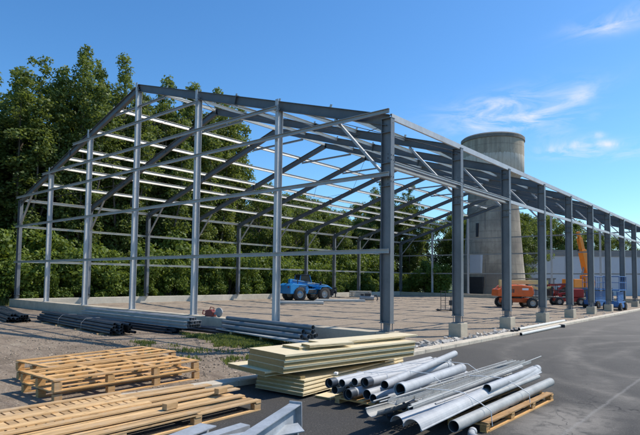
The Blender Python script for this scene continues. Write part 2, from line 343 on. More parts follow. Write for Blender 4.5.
for (x,y,sx,sy,ang,amp,kind) in ((492,114,34,10,.25,.75,'w'),(543,112,36,7,.42,.65,'w'),(583,98,10,11,.5,.3,'w'),(500,100,60,9,.2,.3,'w'),(525,122,50,6,.1,.5,'w'),
        (568,152,26,5,-.03,.7,'w'),(580,143,8,4,.3,.5,'p'),(608,144,12,3,0,.65,'p'),(598,135,5,2.5,0,.55,'p'),(590,146,34,5,.1,.5,'w'),(632,153,26,4,.1,.35,'w'),
        (628,18,34,8,.25,.38,'w'),(605,27,20,5,.1,.4,'w'),(556,136,22,9,-.3,.25,'w'),(610,232,45,9,0,.35,'w')):
    c=pdir(x,y); u=pdir(x+60*math.cos(ang),y-60*math.sin(ang))-c; u=(u-c*u.dot(c)).normalized(); v=c.cross(u)
    a=mathn(nt,'DIVIDE',dot(dirv,u),sx/FPX*.95); b_=mathn(nt,'DIVIDE',dot(dirv,v),sy/FPX*.95)
    e=mathn(nt,'EXPONENT',mathn(nt,'MULTIPLY',mathn(nt,'ADD',mathn(nt,'MULTIPLY',a,a),mathn(nt,'MULTIPLY',b_,b_)),-.8))
    e=mathn(nt,'MULTIPLY',e,mathn(nt,'GREATER_THAN',dot(dirv,c),0))
    e=mathn(nt,'MULTIPLY',e,mathn(nt,'MULTIPLY',wisp if kind=='w' else puff,amp*1.2))
    tot=mathn(nt,'ADD',tot,e)
tot=mathn(nt,'MINIMUM',tot,.85)
skyc=mix(nt,tot,skyc,(5.9,6.1,6.4))
nt.links.new(skyc,bg.inputs[0])
scene.view_settings.view_transform='Standard'; scene.view_settings.look='None'; scene.view_settings.exposure=0

# ------------------------------------------------------------------ ground
def sheet(name,x0,x1,y0,y1,z,mat,nx=1,ny=1):
    mb=MB(); xs=[x0+(x1-x0)*i/nx for i in range(nx+1)]; ys=[y0+(y1-y0)*i/ny for i in range(ny+1)]
    mb.add([(x,y,z) for y in ys for x in xs],[(j*(nx+1)+i,j*(nx+1)+i+1,(j+1)*(nx+1)+i+1,(j+1)*(nx+1)+i) for j in range(ny) for i in range(nx)])
    return setp(obj(name,mb,mat),kind='structure')
sheet('ground',-1500,1500,-1500,1500,-.02,M['ggrass'])
sheet('dirt_yard',-33.5,1.2,-60,120,-.012,M['dirt'])
from mathutils import noise as mn
def rough_ground():
    x0,x1,y0,y1,st=-33.0,.86,-14.0,49.7,.17; nx=int((x1-x0)/st); ny=int((y1-y0)/st); V=[]
    for j in range(ny+1):
        y=y0+(y1-y0)*j/ny
        for i in range(nx+1):
            x=x0+(x1-x0)*i/nx; ins=1 if y>.3 and x>-30.7 else 0
            u=x*.76+y*.65; v_=-x*.65+y*.76
            h=mn.noise(Vector((x*.35,y*.35,1)))*.5+mn.noise(Vector((x*1.3,y*1.3,5)))*.30+mn.noise(Vector((x*3.7,y*3.7,9)))*.22+mn.noise(Vector((u*.5,v_*2.2,3)))*.35
            amp=.085 if ins else .030
            e=min(1,max(0,(.86-x)/.9))*min(1,max(0.0,(abs(y)-.2)/.8)) 
            V.append((x,y,max(-.008,(h*.8+.35)*amp*e)))
    F=[(j*(nx+1)+i,j*(nx+1)+i+1,(j+1)*(nx+1)+i+1,(j+1)*(nx+1)+i) for j in range(ny) for i in range(nx)]
    mb=MB(); mb.add(V,F,True); setp(obj('gravel_ground',mb,M['dirt']),kind='structure')
rough_ground()
mb=MB(); mb.add([(1.05-26*.105,-30,.004),(1.05-26*.105,-60,.004),(90,-60,.004),(90,130,.004),(1.1,130,.004),(1.1,-4,.004)],[(0,1,2,3,4,5)])
setp(obj('asphalt_yard',mb,M['asphalt']),kind='structure')
# kerb
kb=MB(); y=-30
while y<75:
    L=1.0; o_=min(0,(y+.5+4))*.105
    kb.box((1.02+o_,y+.5,.0325),(.36,L-.006,.165),rz=-math.atan(.105) if y<-4.4 else 0); y+=L
ko=obj('kerb',kb,M['kerb'],bevel=.015); setp(ko,kind='structure')

# ------------------------------------------------------------------ steel hall
W=31.0; NB=10; BY=5.0; EV=7.5; RG=12.15; SL=(RG-EV)/(W/2); HR=.36
def ztop(X): return EV+SL*(-X if X>-W/2 else X+W)
hall=thing('steel_frame_hall','unclad grey steel frame of a long hall with pitched open roof and open walls','building frame',(-15.5,0,0))
for side in (1,-1):
    X=0 if side>0 else -W
    for k in range(NB+1):
        Y=k*BY; cx=X-.19*side
        mb=MB(); mb.prism((cx,Y,.84),(cx,Y,EV-.1),Iprof(.38,.21,.018,.012),up=(side,0,0))
        for z in (5.5,5.95,EV-.55): mb.box((cx,Y,z),(.344,.2,.012))
        for z in (5.35,5.5,6.05,6.2):
            for b in (-.06,.06): mb.tube((X,Y+b,z),(X+side*.018,Y+b,z),.018,6); mb.tube((cx+.01,Y-.006,z+b),(cx+.01,Y-.03,z+b),.016,6)
        mb.box((cx,Y-.0,EV-.085),(.40,.24,.02)); mb.box((cx,Y,5.2),(.36,.20,.012))
        c=obj('column',mb,M['steel'],hall)
        bp=MB(); bp.box((cx,Y,.826),(.42,.26,.028)); bp.box((cx,Y,.69),(.16,.16,.25)); bp.box((cx,Y,.56),(.40,.30,.02))
        for a in (-1,1):
            for b in (-1,1): bp.tube((cx+a*.15,Y+b*.09,.50),(cx+a*.15,Y+b*.09,.90),.016,6)
        obj('base_plate',bp,M['steel'],c)
        if side>0 :
            pb=MB(); x0=random.uniform(-.02,.02); pb.b2(-.45+x0,.07+x0,Y-.26,Y+.34,-.05,.545)
            obj('pedestal',pb,M['conc'],hall,bevel=.02)
for k in range(NB+1):
    Y=k*BY
    for side in (1,-1):
        X=0 if side>0 else -W; s=-side
        n=Vector((SL*side*1.0,0,1)).normalized()
        p0=Vector((X+s*.10,Y,ztop(X+s*.10)))-n*HR/2; p1=Vector((-W/2,Y,RG))-n*HR/2
        mb=MB(); mb.prism(p0,p1,Iprof(HR,.17,.016,.01),up=n)
        # haunch plate under the eaves end
        h0=Vector((X+s*.38,Y,ztop(X+s*.38)-HR)); h1=Vector((X+s*1.0,Y,ztop(X+s*1.0)-HR)); h2=Vector((X+s*.38,Y,h0.z-.22))
        mb.add([a+Vector((0,d,0)) for d in(-.008,.008) for a in(h0,h1,h2)],[(0,1,2),(5,4,3),(0,3,4,1),(1,4,5,2),(2,5,3,0)])
        mb.box((X+s*7.75,Y,ztop(X+s*7.75)-HR/2),(.03,.19,HR+.06),R=Matrix.Rotation(math.atan(SL)*side,3,'Y'))
        cb=mb
        for i in range(0,6):
            x=X+s*2.5833*(i+ (0.12 if i==0 else 0)); z=ztop(x)
            cb.box((x,Y-.02,z+.06),(.10,.012,.11),R=Matrix.Rotation(math.atan(SL)*side,3,'Y'))
            cb.box((x,Y,z+.006),(.12,.16,.012),R=Matrix.Rotation(math.atan(SL)*side,3,'Y'))
        r=obj('rafter',mb,M['rafter'],hall); r.data.materials.append(M['purlin'])
        for p_ in r.data.polygons[-72:]: p_.material_index=1
        kb=MB(); kb.prism((X+s*.39,Y,5.72),(X+s*2.35,Y,ztop(X+s*2.35)-HR-.01),Cprof(.11,.08,.008),up=(0,1,0))
        obj('knee_brace',kb,M['girt'],hall)
    tb=MB(); tb.prism((-W/2-2.35,Y+.03,10.98),(-W/2+2.35,Y+.03,10.98),Cprof(.12,.06,.008)); obj('collar_tie',tb,M['girt'],hall)
rb=MB(); [rb.b2(-W/2-.05,-W/2+.05,k*BY+.1,(k+1)*BY-.1,RG-.2,RG-.03) for k in range(NB)]
obj('ridge_purlin',rb,M['purlin'],hall)
for side in (1,-1):
    for i in ([1,2,3,4,5] if side>0 else [1.08,2.1,2.62,3.1,4,5]):
        X=(0 if side>0 else -W)-side*2.5833*i; n=Vector((SL*side,0,1)).normalized()
        mb=MB(); z=ztop(X)
        for k in range(NB):
            a=Vector((X,k*BY+.012-(.0 if k==0 else 0),z))+n*(-.075 if side>0 else .02); b=Vector((X,(k+1)*BY-.012,z))+n*(-.075 if side>0 else .02)
            mb.prism(a,b,Zprof(.2 if side<0 else .16,.065,.006),up=n)
        obj('purlin',mb,M['purlin'] if side<0 else M['purlin_bounce_lit'],hall)
    X=0 if side>0 else -W
    mb=MB(); mb.prism((X-side*.03,.0,EV-.04),(X-side*.03,NB*BY,EV-.04),Cprof(.2,.075,.008,-1 if side>0 else 1))
    mb.prism((X-side*.13,.11,EV-.02),(X-side*.13,NB*BY-.11,EV-.02),Cprof(.17,.06,.008))
    obj('eave_beam',mb,M['steel_light'] if side>0 else M['purlin'],hall)
    for z in ([5.9] if side>0 else [3.15,5.6]):
        mb=MB()
        for k in range(NB):
            if side>0 and k<2:
                mb.prism((X-.12,k*BY+.11,z),(X-.12,(k+1)*BY-.11,z),Iprof(.24,.12,.012,.01))
                mb.prism((X-.02,k*BY+.11,z+.05),(X-.02,(k+1)*BY-.11,z+.05),Cprof(.1,.05,.006))
            else: mb.prism((X-side*.02,k*BY+.005,z),(X-side*.02,(k+1)*BY-.005,z),Cprof(.15,.07,.007,-1 if side>0 else 1))
        obj('girt',mb,M['steel_light'] if side>0 else M['purlin'],hall)
for gy,sg in ((0,-1),(NB*BY,1)):
    for i in range(1,6):
        X=-W+i*W/6; zt=ztop(X)+.04 if sg<0 else ztop(X)-.4
        mb=MB(); mb.prism((X,gy+sg*.03,.56),(X,gy+sg*.03,zt-.3 if sg<0 else zt),Iprof(.27,.16,.012,.009),up=(0,1,0))
        c=obj('gable_column',mb,M['steel_light'],hall)
        bp=MB(); bp.box((X,gy+sg*.03,.545),(.24,.36,.024))
        obj('base_plate',bp,M['steel_light'],c)
        if sg<0: bp=MB(); bp.box((X,gy-.175,zt-.2),(.16,.012,.42)); obj('top_plate',bp,M['steel_light'],c)
    rows=[(3.1,-W,0),(5.56,-W,0),(7.6,-W,0)]
    if sg<0: rows+= [(8.75,-W+4.2,-5.1667),(10.05,-W+8.5,-10.33)]
    for z,xa,xb in rows:
        mb=MB(); mb.prism((xa,gy+sg*.20,z),(xb,gy+sg*.20,z),Cprof(.14,.06,.006))
        for i in range(1,6):
            X=-W+i*W/6
            if xa-.1<X<xb+.1: mb.box((X,gy+sg*.185,z-.02),(.10,.02,.26)); mb.tube((X+.03,gy+sg*.19,z+.0),(X+.03,gy+sg*.215,z),.014,6)
        obj('girt',mb,M['girt'],hall)
# thin roof brace rods
for k in (0,4,9):
    for side in (1,-1):
        Xs=0 if side>0 else -W
        for j in (0,1,2):
            a=Xs-side*5.1667*j; b=Xs-side*5.1667*(j+1)
            for (u0,u1) in ((a,b),(b,a)):
                mb=MB(); mb.tube((u0,k*BY,ztop(u0)-.25),(u1,(k+1)*BY,ztop(u1)-.25-(.04 if u0==b else 0)),.014,5)
                obj('brace_rod',mb,M['black'],hall)
# foundation walls
fb=MB(); fb.b2(-W-.28,-.46,-.30,.24,-.1,.53); obj('foundation_wall',fb,M['conc'],hall,bevel=.02)
fb=MB(); fb.b2(-W-.28,-W+.22,.246,NB*BY+.3,-.1,.53); obj('foundation_wall',fb,M['conc_pale'],hall,bevel=.02)
fb=MB(); fb.b2(-W+.226,.1,NB*BY-.25,NB*BY+.3,-.1,.48); obj('foundation_wall',fb,M['conc'],hall,bevel=.02)

# ------------------------------------------------------------------ tower
tw=thing('water_tower','old round concrete water tower with wider stained head and flared shaft','tower',(-21,58.9,0))
prof=[(4.55,-.2),(4.35,1.6),(4.05,5),(3.75,9),(3.5,13),(3.4,15.6),(3.42,16.5),(3.9,17.0),(4.28,17.3),(4.3,19.9),(4.3,21.9)]
T=MB(); T.lathe((-21,58.9,0),prof,64); obj('shaft',T,M['tower'],tw)
T=MB(); T.lathe((-21,58.9,0),[(4.3,21.9),(4.42,21.95),(4.42,22.4),(4.2,22.6),(0.01,22.7)],64,smooth=False); obj('roof_rim',T,M['towerdark'],tw)
# seen face points towards the camera
td=Vector((C0.x+21,C0.y-58.9,0)).normalized(); tr=Vector((-td.y,td.x,0)) 
def on_tower(name,off,z,wd,ht,r,mat,proud=.08):
    a=off/r; d=(td*math.cos(a)+tr*math.sin(a)); c=Vector((-21,58.9,z))+d*(r+proud*.2); ang=math.atan2(d.y,d.x)
    m=MB(); m.box(c,(proud*2,wd,ht),rz=ang); return obj(name,m,mat,tw)
on_tower('hatch_cover',-2.3,4.5,1.75,2.5,4.1,M['wallp'],.25)
on_tower('door',-2.4,1.5,2.4,2.4,4.25,M['black'],.2)
on_tower('slit_window',-2.15,9.2,.35,1.9,3.75,M['black'],.12)
ld=MB(); lc=lambda z,o:(Vector((-21,58.9,z))+(td*math.cos(.35)+tr*math.sin(.35))*(np.interp(z,[p[1] for p in prof],[p[0] for p in prof])+.18)+tr*o)
for o_ in (-.22,.22): ld.path([lc(z,o_) for z in (2.5,6,10,14,16.6)],.035,5)
for i in range(46): ld.tube(lc(2.6+i*.3,-.22),lc(2.6+i*.3,.22),.02,4)
obj('ladder',ld,M['towerdark'],tw)
dj=MB()
for i in range(7): dj.tube(Vector((-21,58.9,i*2.6))+tr*-1.0+td*(prof[min(i+1,8)][0]+.1),Vector((-21,58.9,(i+1)*2.6))+tr*-1.0+td*(prof[min(i+2,8)][0]+.1),.06,6)
obj('downpipe',dj,M['towerdark'],tw)

# ------------------------------------------------------------------ background buildings
def wall_block(name,label,cat,c,L,D,H,ang,mat,band):
    t=thing(name,label,cat,(c[0],c[1],0)); R=Matrix.Rotation(ang,3,'Z')
    m=MB(); m.box((c[0],c[1],H/2-.2),(L,D,H+.4-0.8),R=R); 
    # cladding ribs
    n=int(L/3.2)
    for i in range(n+1):
        p=R@Vector((-L/2+i*L/n,-D/2-.03,0)); m.box((c[0]+p.x,c[1]+p.y,H/2-.45),(.10,.06,H-.9),R=R)
    obj('wall',m,mat,t)
    m=MB(); m.box((c[0],c[1],H-.2+.05),(L+.3,D+.3,1.0),R=R); obj('parapet',m,band,t)
    return t
wall_block('warehouse','long low pale warehouse wall with grey parapet behind the lifts','warehouse',(-2.0,99.0),62,12,7.1,.70,M['wallp'],M['parapet'])
sh=thing('pump_shed','small grey flat roofed shed at the right foot of the tower','shed',(-15.9,62.2,0))
m=MB(); m.box((-15.9,62.2,1.25),(3.6,2.4,2.5),rz=.71); obj('wall',m,M['grey'],sh)
m=MB(); m.box((-15.9,62.2,2.58),(3.9,2.7,.16),rz=.71); obj('roof',m,M['towerdark'],sh)
m=MB(); d_=Vector((.71,-.70,0)); m.box((-15.9+.76*.6+d_.x*1.21,62.2+.65*.6+d_.y*1.21,1.0),(.9,.06,2.0),rz=.71); obj('door',m,M['black'],sh)

# ------------------------------------------------------------------ trees
def leaf_mesh(name,clumps,nl,size,mat,seed,flat=.6):
    rng=np.random.default_rng(seed); cs=np.array([c[:3] for c in clumps]); rs=np.array([c[3] for c in clumps])
    wgt=rs**2/np.sum(rs**2); idx=rng.choice(len(cs),nl,p=wgt)
    d=rng.normal(size=(nl,3)); d/=np.linalg.norm(d,axis=1)[:,None]
    rad=rs[idx]*(rng.random(nl)**.45); P=cs[idx]+d*rad[:,None]*np.array([1,1,.85])
    nrm=d*.6+rng.normal(size=(nl,3))*.55+np.array([0,0,.35]); nrm/=np.linalg.norm(nrm,axis=1)[:,None]
    t=np.cross(nrm,rng.normal(size=(nl,3))); t/=np.linalg.norm(t,axis=1)[:,None]; b=np.cross(nrm,t)
    s=size*(.6+.8*rng.random(nl))[:,None]
    V=np.empty((nl,4,3)); V[:,0]=P-t*s; V[:,1]=P+b*s*flat; V[:,2]=P+t*s; V[:,3]=P-b*s*flat
    me=bpy.data.meshes.new(name); me.vertices.add(nl*4); me.vertices.foreach_set('co',V.ravel())
    me.loops.add(nl*4); me.loops.foreach_set('vertex_index',np.arange(nl*4,dtype=np.int32))
    me.polygons.add(nl); me.polygons.foreach_set('loop_start',np.arange(0,nl*4,4,dtype=np.int32)); me.polygons.foreach_set('loop_total',np.full(nl,4,dtype=np.int32))
    me.update(); me.validate(); me.materials.append(mat); return me
def tree_meshes(kind,seed,H,R,nl,leaf,mat):
    rnd=random.Random(seed); cl=[]; tr=MB(); base=.10 if kind=='poplar' else .18
    # trunk in segments with slight wander
    pts=[]; 
    for i in range(8): pts.append(Vector((rnd.uniform(-.15,.15)*i*.3,rnd.uniform(-.15,.15)*i*.3,H*.80*i/7)))
    for i in range(7):
        r0=.022*H*(1-i/7.5); r1=.022*H*(1-(i+1)/7.5); tr.tube(pts[i],pts[i+1],r0,8,r1=r1)
    if kind=='poplar':
        plumes=[(0,0,1.0,1.7)]
        for j in range(9):
            a=2*PI*j/9+rnd.uniform(-.3,.3); q=R*rnd.uniform(.35,.78); plumes.append((q*math.cos(a),q*math.sin(a),rnd.uniform(.78,1.0)-.10*q/R,rnd.uniform(1.1,1.6)))
        for (px_,py_,hh,pr) in plumes:
            zb=H*rnd.uniform(.05,.22); zt_=H*hh; nn=int((zt_-zb)/.62)
            for i in range(nn):
                h=i/nn; z=zb+(zt_-zb)*h; w=pr*(min(1,.55+h*1.6))*(1 if h<.72 else max(.25,1-(h-.72)*2.4))
                lean=.35+.65*h if h<.5 else 1-.25*(h-.5)
                for _ in range(2):
                    a=rnd.uniform(0,2*PI); q=w*rnd.uniform(.2,.85)
                    cl.append((px_*lean+q*math.cos(a),py_*lean+q*math.sin(a),z+rnd.uniform(-.3,.3),rnd.uniform(.45,.85)*(1 if h<.85 else .8)))
            tr.tube((px_*.1,py_*.1,H*.10),(px_*.9,py_*.9,H*.45),.006*H,6,r1=.003*H)
            tr.tube((px_*.9,py_*.9,H*.45),(px_*.85,py_*.85,zt_*.88),.003*H,5,r1=.001*H)
    else:
        n=120
        for i in range(n):
            h=(i+rnd.random())/n; z=H*(base+(1-base)*h)
            w=R*math.sqrt(max(.05,1-(abs(h-.45)/.58)**2.2))*(1+.18*math.sin(h*17+seed))
            a=rnd.uniform(0,2*PI); q=w*math.sqrt(rnd.uniform(.15,1))*rnd.uniform(.75,1.15)
            c=(q*math.cos(a),q*math.sin(a),z); cl.append((*c,R*rnd.uniform(.13,.27)))
            if i%3==0:
                zi=max(.08*H,z-w*.8); k=min(6,int(zi/(H*.80)*7)); p=pts[k].lerp(pts[k+1],max(0,min(1,zi/(H*.80)*7-k)))
                tr.tube(p,Vector(c),.005*H,5,r1=.0015*H)
    me=leaf_mesh('crown',cl,nl,leaf,mat,seed)
    tm=mesh_of('trunk',tr,M['bark'],(0,0,0)); return me,tm
VAR={}
for i in range(4): VAR['poplar',i]=tree_meshes('poplar',11+i,22,3.6,46000,.12,M['leaf'])
for i in range(3): VAR['wood',i]=tree_meshes('wood',31+i,14,4.6,26000,.13,M['leaf2'])
for i in range(3):
    rnd=random.Random(60+i); cl=[]
    for j in range(26):
        a=rnd.uniform(0,2*PI); q=1.7*math.sqrt(rnd.random()); z=rnd.uniform(.25,1)*(3.2-q*.7)
        cl.append((q*math.cos(a),q*math.sin(a),z,rnd.uniform(.35,.75)))
    st=MB()
    for c in cl[::2]: st.tube((c[0]*.1,c[1]*.1,0),c[:3],.03,5,r1=.012)
    VAR['shrub',i]=(leaf_mesh('foliage',cl,8500,.085,M['shrub'],60+i),mesh_of('stem',st,M['bark'],(0,0,0)))
def plant(name,kind,v,x,y,s,sz,label,cat,group,rz=None):
    t=thing(name,label,cat,(x,y,-.02),random.uniform(0,6.28) if rz is None else rz,group,world=False)
    t.scale=(s,s,sz)
    me,tm=VAR[kind,v]
    for n_,m_ in (('crown' if kind!='shrub' else 'foliage',me),('trunk' if kind!='shrub' else 'stem',tm)):
        o=bpy.data.objects.new(n_,m_); COL.objects.link(o); o.parent=t
# tall row behind the left long side
rowA=[(-44.5,-8.5,19),(-40.5,-2.5,19.2),(-44,1.6,20.6),(-40.0,2.8,19.8),(-42.8,5.6,23.0),(-38.3,7.4,23.2),(-41.2,9.8,23.6),(-38.5,11.6,23.4),(-42,14.0,23.4),(-38.6,16.2,22.4),(-42,18.4,24.6),(-39.2,20.4,23.4),(-42.5,22.4,25.0),(-39.6,24.2,24.0),(-42.0,26.4,24.6),(-47,-12,19),(-52,-6,20),(-49,-1,19),(-48,12,21),(-47,20,22)]
for i,(x,y,h) in enumerate(rowA):
    plant('poplar_tree','poplar',i%4,x,y,random.uniform(1.1,1.3),h/22*1.02,'tall dense dark green broadleaf tree in the row left of the hall','tree','tall trees behind the left side of the hall')
# lower trees towards the back, seen under the roof
k=0
for (x,y,h) in [(-41,32,14),(-46,37,13),(-40,38,11.5),(-45,43,14.5),(-39,45,11),(-44,50,12.5),(-39,52,11),(-50,48,15),(-55,58,16),(-48,57,13),(-42,58,12),(-41,64,12.5),(-34,66,12),(-28,68,12.5),(-23,73,13),(-33,73,14),(-49,66,16),(-27,78,14.5),(-60,50,15),(-56,42,13)]:
    plant('woodland_tree','wood',k%3,x,y,h/14*1.0,h/14,'mid height leafy woodland tree beyond the far end of the hall','tree','woodland trees beyond the far end of the hall'); k+=1
for (x,y,h,l) in [(-37.2,55.2,19.0,'tall dark tree just left of the corner column, above the woodland'),(-35.0,59.5,17.8,'tall dark tree seen just right of the corner column'),(-39.5,57.5,15.5,'dark shorter tree beside the two tall ones at the corner column')]:
    plant('dark_tree','poplar',k%4,x,y,h/22*1.15,h/22,l,'tree',None); k+=1
# trees behind the warehouse on the right
for i,(x,y,h) in enumerate([(-32,97,16),(-27.5,100,15.5),(-23,104,14.5),(-19,108,13),(-15,112,11.5),(-38,92,17.5),(-29,107,16.5),(-22,117,13.5),(-10,116,9.5),(4,150,7.5),(16,160,7),(-6,140,8.5),(-40,100,17)]):
    plant('woodland_tree','wood',i%3,x,y,h/14*.9,h/14,'dark green tree rising behind the pale warehouse','tree','trees rising behind the warehouse'); k+=1
for (x,y,r) in [(-33.9+random.uniform(-.3,.3),-3.5+i*2.3,random.uniform(.8,1.45)) for i in range(25)]:
    plant('shrub','shrub',k%3,x-.6,y,r,r*random.uniform(.8,1.25),'bright green leafy shrub growing outside the left foundation wall','shrub','shrubs along the left foundation wall'); k+=1
for i in range(26):
    x,y=-36.6+random.uniform(-.6,.6),-6+i*2.25; r=random.uniform(1.5,2.1)
    plant('shrub','shrub',k%3,x,y,r,r*random.uniform(.85,1.15),'large dense bush under the tall trees left of the hall','shrub','bushes under the tall trees'); k+=1
for i in range(15):
    x=-33+i*2.0; y=52.5+random.uniform(0,1.5)+ (1.5 if i>4 else 0); r=random.uniform(.8,1.4)
    if -26<x<-15.5: continue
    if x>-18: continue
    plant('shrub','shrub',k%3,x,y,r*1.2,r*1.3,'green shrub beyond the end wall of the hall','shrub','shrubs beyond the end wall'); k+=1

# grass tufts
def blades(name,areas,n,h,mat,seed):
    rng=np.random.default_rng(seed); V=[];F=[]
    tot=sum(a[4] for a in areas)
    for (cx,cy,sx,sy,wt,ang) in areas:
        m=int(n*wt/tot)
        cc=rng.normal(size=(max(3,m//45),2))*.5
        for i in range(m):
            c=cc[rng.integers(len(cc))]+rng.normal(size=2)*.09
            lx,ly=c[0]*sx,c[1]*sy; x=cx+lx*math.cos(ang)-ly*math.sin(ang); y=cy+lx*math.sin(ang)+ly*math.cos(ang)
            if -.34<y<.26 and x>-31.3: continue
            a=rng.random()*6.28; hh=h*(.4+rng.random()); dx,dy=math.cos(a),math.sin(a); w_=.012+.012*rng.random(); ln=.5*hh*rng.random()
            b=rng.random()*6.28; lx2,ly2=math.cos(b)*ln,math.sin(b)*ln; k0=len(V)
            V+= [(x-dx*w_,y-dy*w_,0),(x+dx*w_,y+dy*w_,0),(x+lx2*.5+dx*w_*.7,y+ly2*.5+dy*w_*.7,hh*.65),(x+lx2*.5-dx*w_*.7,y+ly2*.5-dy*w_*.7,hh*.65),(x+lx2,y+ly2,hh)]
            F+= [(k0,k0+1,k0+2,k0+3),(k0+3,k0+2,k0+4)]
    me=bpy.data.meshes.new(name); me.from_pydata(V,[],F); me.materials.append(mat); o=bpy.data.objects.new(name,me); COL.objects.link(o); return o
g=blades('grass_tufts',[(-5.2,-1.7,1.5,.9,8,0.2),(-4.0,-2.6,1.0,.7,4,.2),(-6.6,-2.2,1.2,.4,.8,.1),(-2.4,-2.6,1.0,.5,1.2,0),(-1.5,-4.8,1.2,1.0,.5,0),(-4.8,-4.8,2.5,1,.6,0)],17000,.10,M['grassm'],5)
setp(g,'green grass tufts growing in front of the gable foundation wall','grass',kind='stuff')
g=blades('tall_grass',[(-33.2,-2,1.0,3.4,4,0),(-35.5,-4.5,3.5,2.6,6,0),(-32.7,12,.7,14,6,0),(-32.7,32,.7,14,5,0),(-40,-8,6,3,5,0),(-30,-6.0,4,1.2,2,0)],22000,.42,M['grassm'],6)
setp(g,'tall rough grass along the edge of the trees','grass',kind='stuff')
# loose stones
def stones(name,areas,n,mat,seed,lab):
    rnd=random.Random(seed); mb=MB()
    for (cx,cy,sx,sy,wt,s0,s1) in areas:
        for i in range(int(n*wt)):
            x=rnd.gauss(cx,sx); y=rnd.gauss(cy,sy); s=rnd.uniform(s0,s1)*rnd.random()**.6+.008
            if -.33<y<.27 and x<-.4: continue
            if x>.80: continue
            R=Matrix.Rotation(rnd.uniform(0,6.28),3,'Z')@Matrix.Rotation(rnd.uniform(-.6,.6),3,'X')
            vs=[Vector((x,y,s*.22))+R@Vector((a*s*rnd.uniform(.3,.6),b*s*rnd.uniform(.3,.6),c*s*rnd.uniform(.2,.42))) for a in(-1,1) for b in(-1,1) for c in(-1,1)]
            mb.add(vs,[(0,1,3,2),(4,6,7,5),(0,4,5,1),(2,3,7,6),(0,2,6,4),(1,5,7,3)])
    return setp(obj(name,mb,mat),lab,'stones',kind='stuff')
M['pale']=simple('pale_limestone_chips',(.46,.43,.38),.9,0,.3,6,island=.35)
M['brown']=simple('brown_gravel',(.29,.23,.165),.95,0,.3,5,island=.35)
stones('pale_rubble',[(.45,5.5,.25,3.5,.55,.05,.16),(.35,1.5,.3,1.3,.25,.05,.2),(.2,12,.5,5,.25,.05,.12),(.3,22,.3,8,.2,.05,.1)],950,M['pale'],3,'pale broken stones scattered between the pedestals and the kerb')
stones('gravel_stones',[(-4,-6.2,2.8,1.9,.8,.015,.05),(-7,-5.5,4,1.6,.5,.015,.05),(-2,-4.4,1.7,1.3,.5,.015,.06),(-5,6,7,4,.12,.02,.045),(-11,-8,4,1.6,.2,.02,.05),(-2,-3,1.4,1.2,.3,.02,.08)],3200,M['brown'],4,'small brown and grey stones strewn over the bare ground')

# ------------------------------------------------------------------ vehicles (built along +x = forward, local)
def wheel(root,x,y,r,wd,name='wheel',rim=.55,rmat=None):
    s=1 if y>0 else -1; m=MB()
    m.lathe((x,y,r),[(r*rim,-wd/2),(r*.9,-wd/2),(r,-wd*.36),(r,wd*.36),(r*.9,wd/2),(r*rim,wd/2)],24,'Y')
    for i in range(18):
        a=2*PI*i/18; m.box((x+r*math.cos(a),y,r+r*math.sin(a)),(.05,wd*.8,.07),R=Matrix.Rotation(-a,3,'Y'))
    t=obj(name,m,M['tyre'],root); m=MB(); m.lathe((x,y,r),[(0.001,s*wd*.25),(r*.25,s*wd*.28),(r*.3,s*wd*.15),(r*rim*.85,s*wd*.12),(r*rim,s*wd*.42),(r*rim,-s*wd*.4),(.001,-s*wd*.3)],20,'Y')
    obj('rim',m,rmat or M['rim'],t)
def bez(root,name,pts,y0,y1,mat,bv=.03): m=MB(); m.poly(pts,y0,y1); return obj(name,m,mat,root,bevel=bv)
a=math.atan2(rt.y,rt.x)
th=thing('telehandler','blue telescopic handler with big tyres parked inside the hall','telehandler',(-26.0,24.75,0),a+.62,world=False)
bez(th,'chassis',[(-2.3,.75),(2.1,.65),(2.2,1.0),(1.0,1.15),(-2.3,1.3)],-.55,.55,M['blue'])
bez(th,'engine_hood',[(-2.55,.7),(-.55,.7),(-.4,1.05),(-.5,1.55),(-2.2,1.72),(-2.55,1.5)],-1.05,1.05,M['blue'],.06)
bez(th,'fender',[(.75,1.15),(1.0,1.45),(1.9,1.5),(2.3,1.25),(2.3,1.15),(1.9,1.38),(1.05,1.35),(.85,1.1)],-1.2,1.2,M['blue'])
c=bez(th,'cab',[(-.75,1.0),(.75,1.0),(.85,1.6),(.45,2.5),(-.6,2.5),(-.8,1.6)],.12,1.08,M['glass'],.04)
bez(th,'cab_roof',[(-.72,2.5),(.55,2.5),(.5,2.6),(-.65,2.6)],.06,1.12,M['black'])
for x0,x1 in ((-.78,-.62),(.80,.46)):
    for y in (.12,1.08): m=MB(); m.tube((x0,y,1.5),(x1,y,2.5),.04,6); obj('cab_post',m,M['blue'],th)
m=MB(); m.prism((-2.1,-.1,1.95),(2.45,-.1,1.35),[(-.17,-.2),(.17,-.2),(.17,.2),(-.17,.2)]); obj('boom',m,M['blue'],th,bevel=.03)
m=MB(); m.prism((2.3,-.1,1.38),(3.0,-.1,1.18),[(-.12,-.14),(.12,-.14),(.12,.14),(-.12,.14)]); m.box((3.05,-.1,.9),(.25,.3,.8)); obj('boom_head',m,M['black'],th)
m=MB(); m.box((3.25,-.1,.75),(.08,1.2,.1)); m.box((3.25,-.1,1.25),(.08,1.2,.1))
for y in (-.65,-.35,.15,.45): m.box((3.25,y,1.0),(.07,.06,.6))
for y in (-.45,.25): m.box((3.85,y,.32),(1.2,.12,.05)); m.box((3.29,y,.65),(.06,.12,.7))
obj('fork_carriage',m,M['black'],th)
m=MB(); m.box((.9,-1.15,1.75),(.06,.25,.35)); m.tube((.8,-1.0,1.4),(.9,-1.15,1.7),.02,5); obj('mirror',m,M['black'],th)
for y in (-.75,.75):
    m=MB(); m.box((-2.57,y,1.35),(.03,.22,.14)); obj('tail_light',m,M['rust'],th)
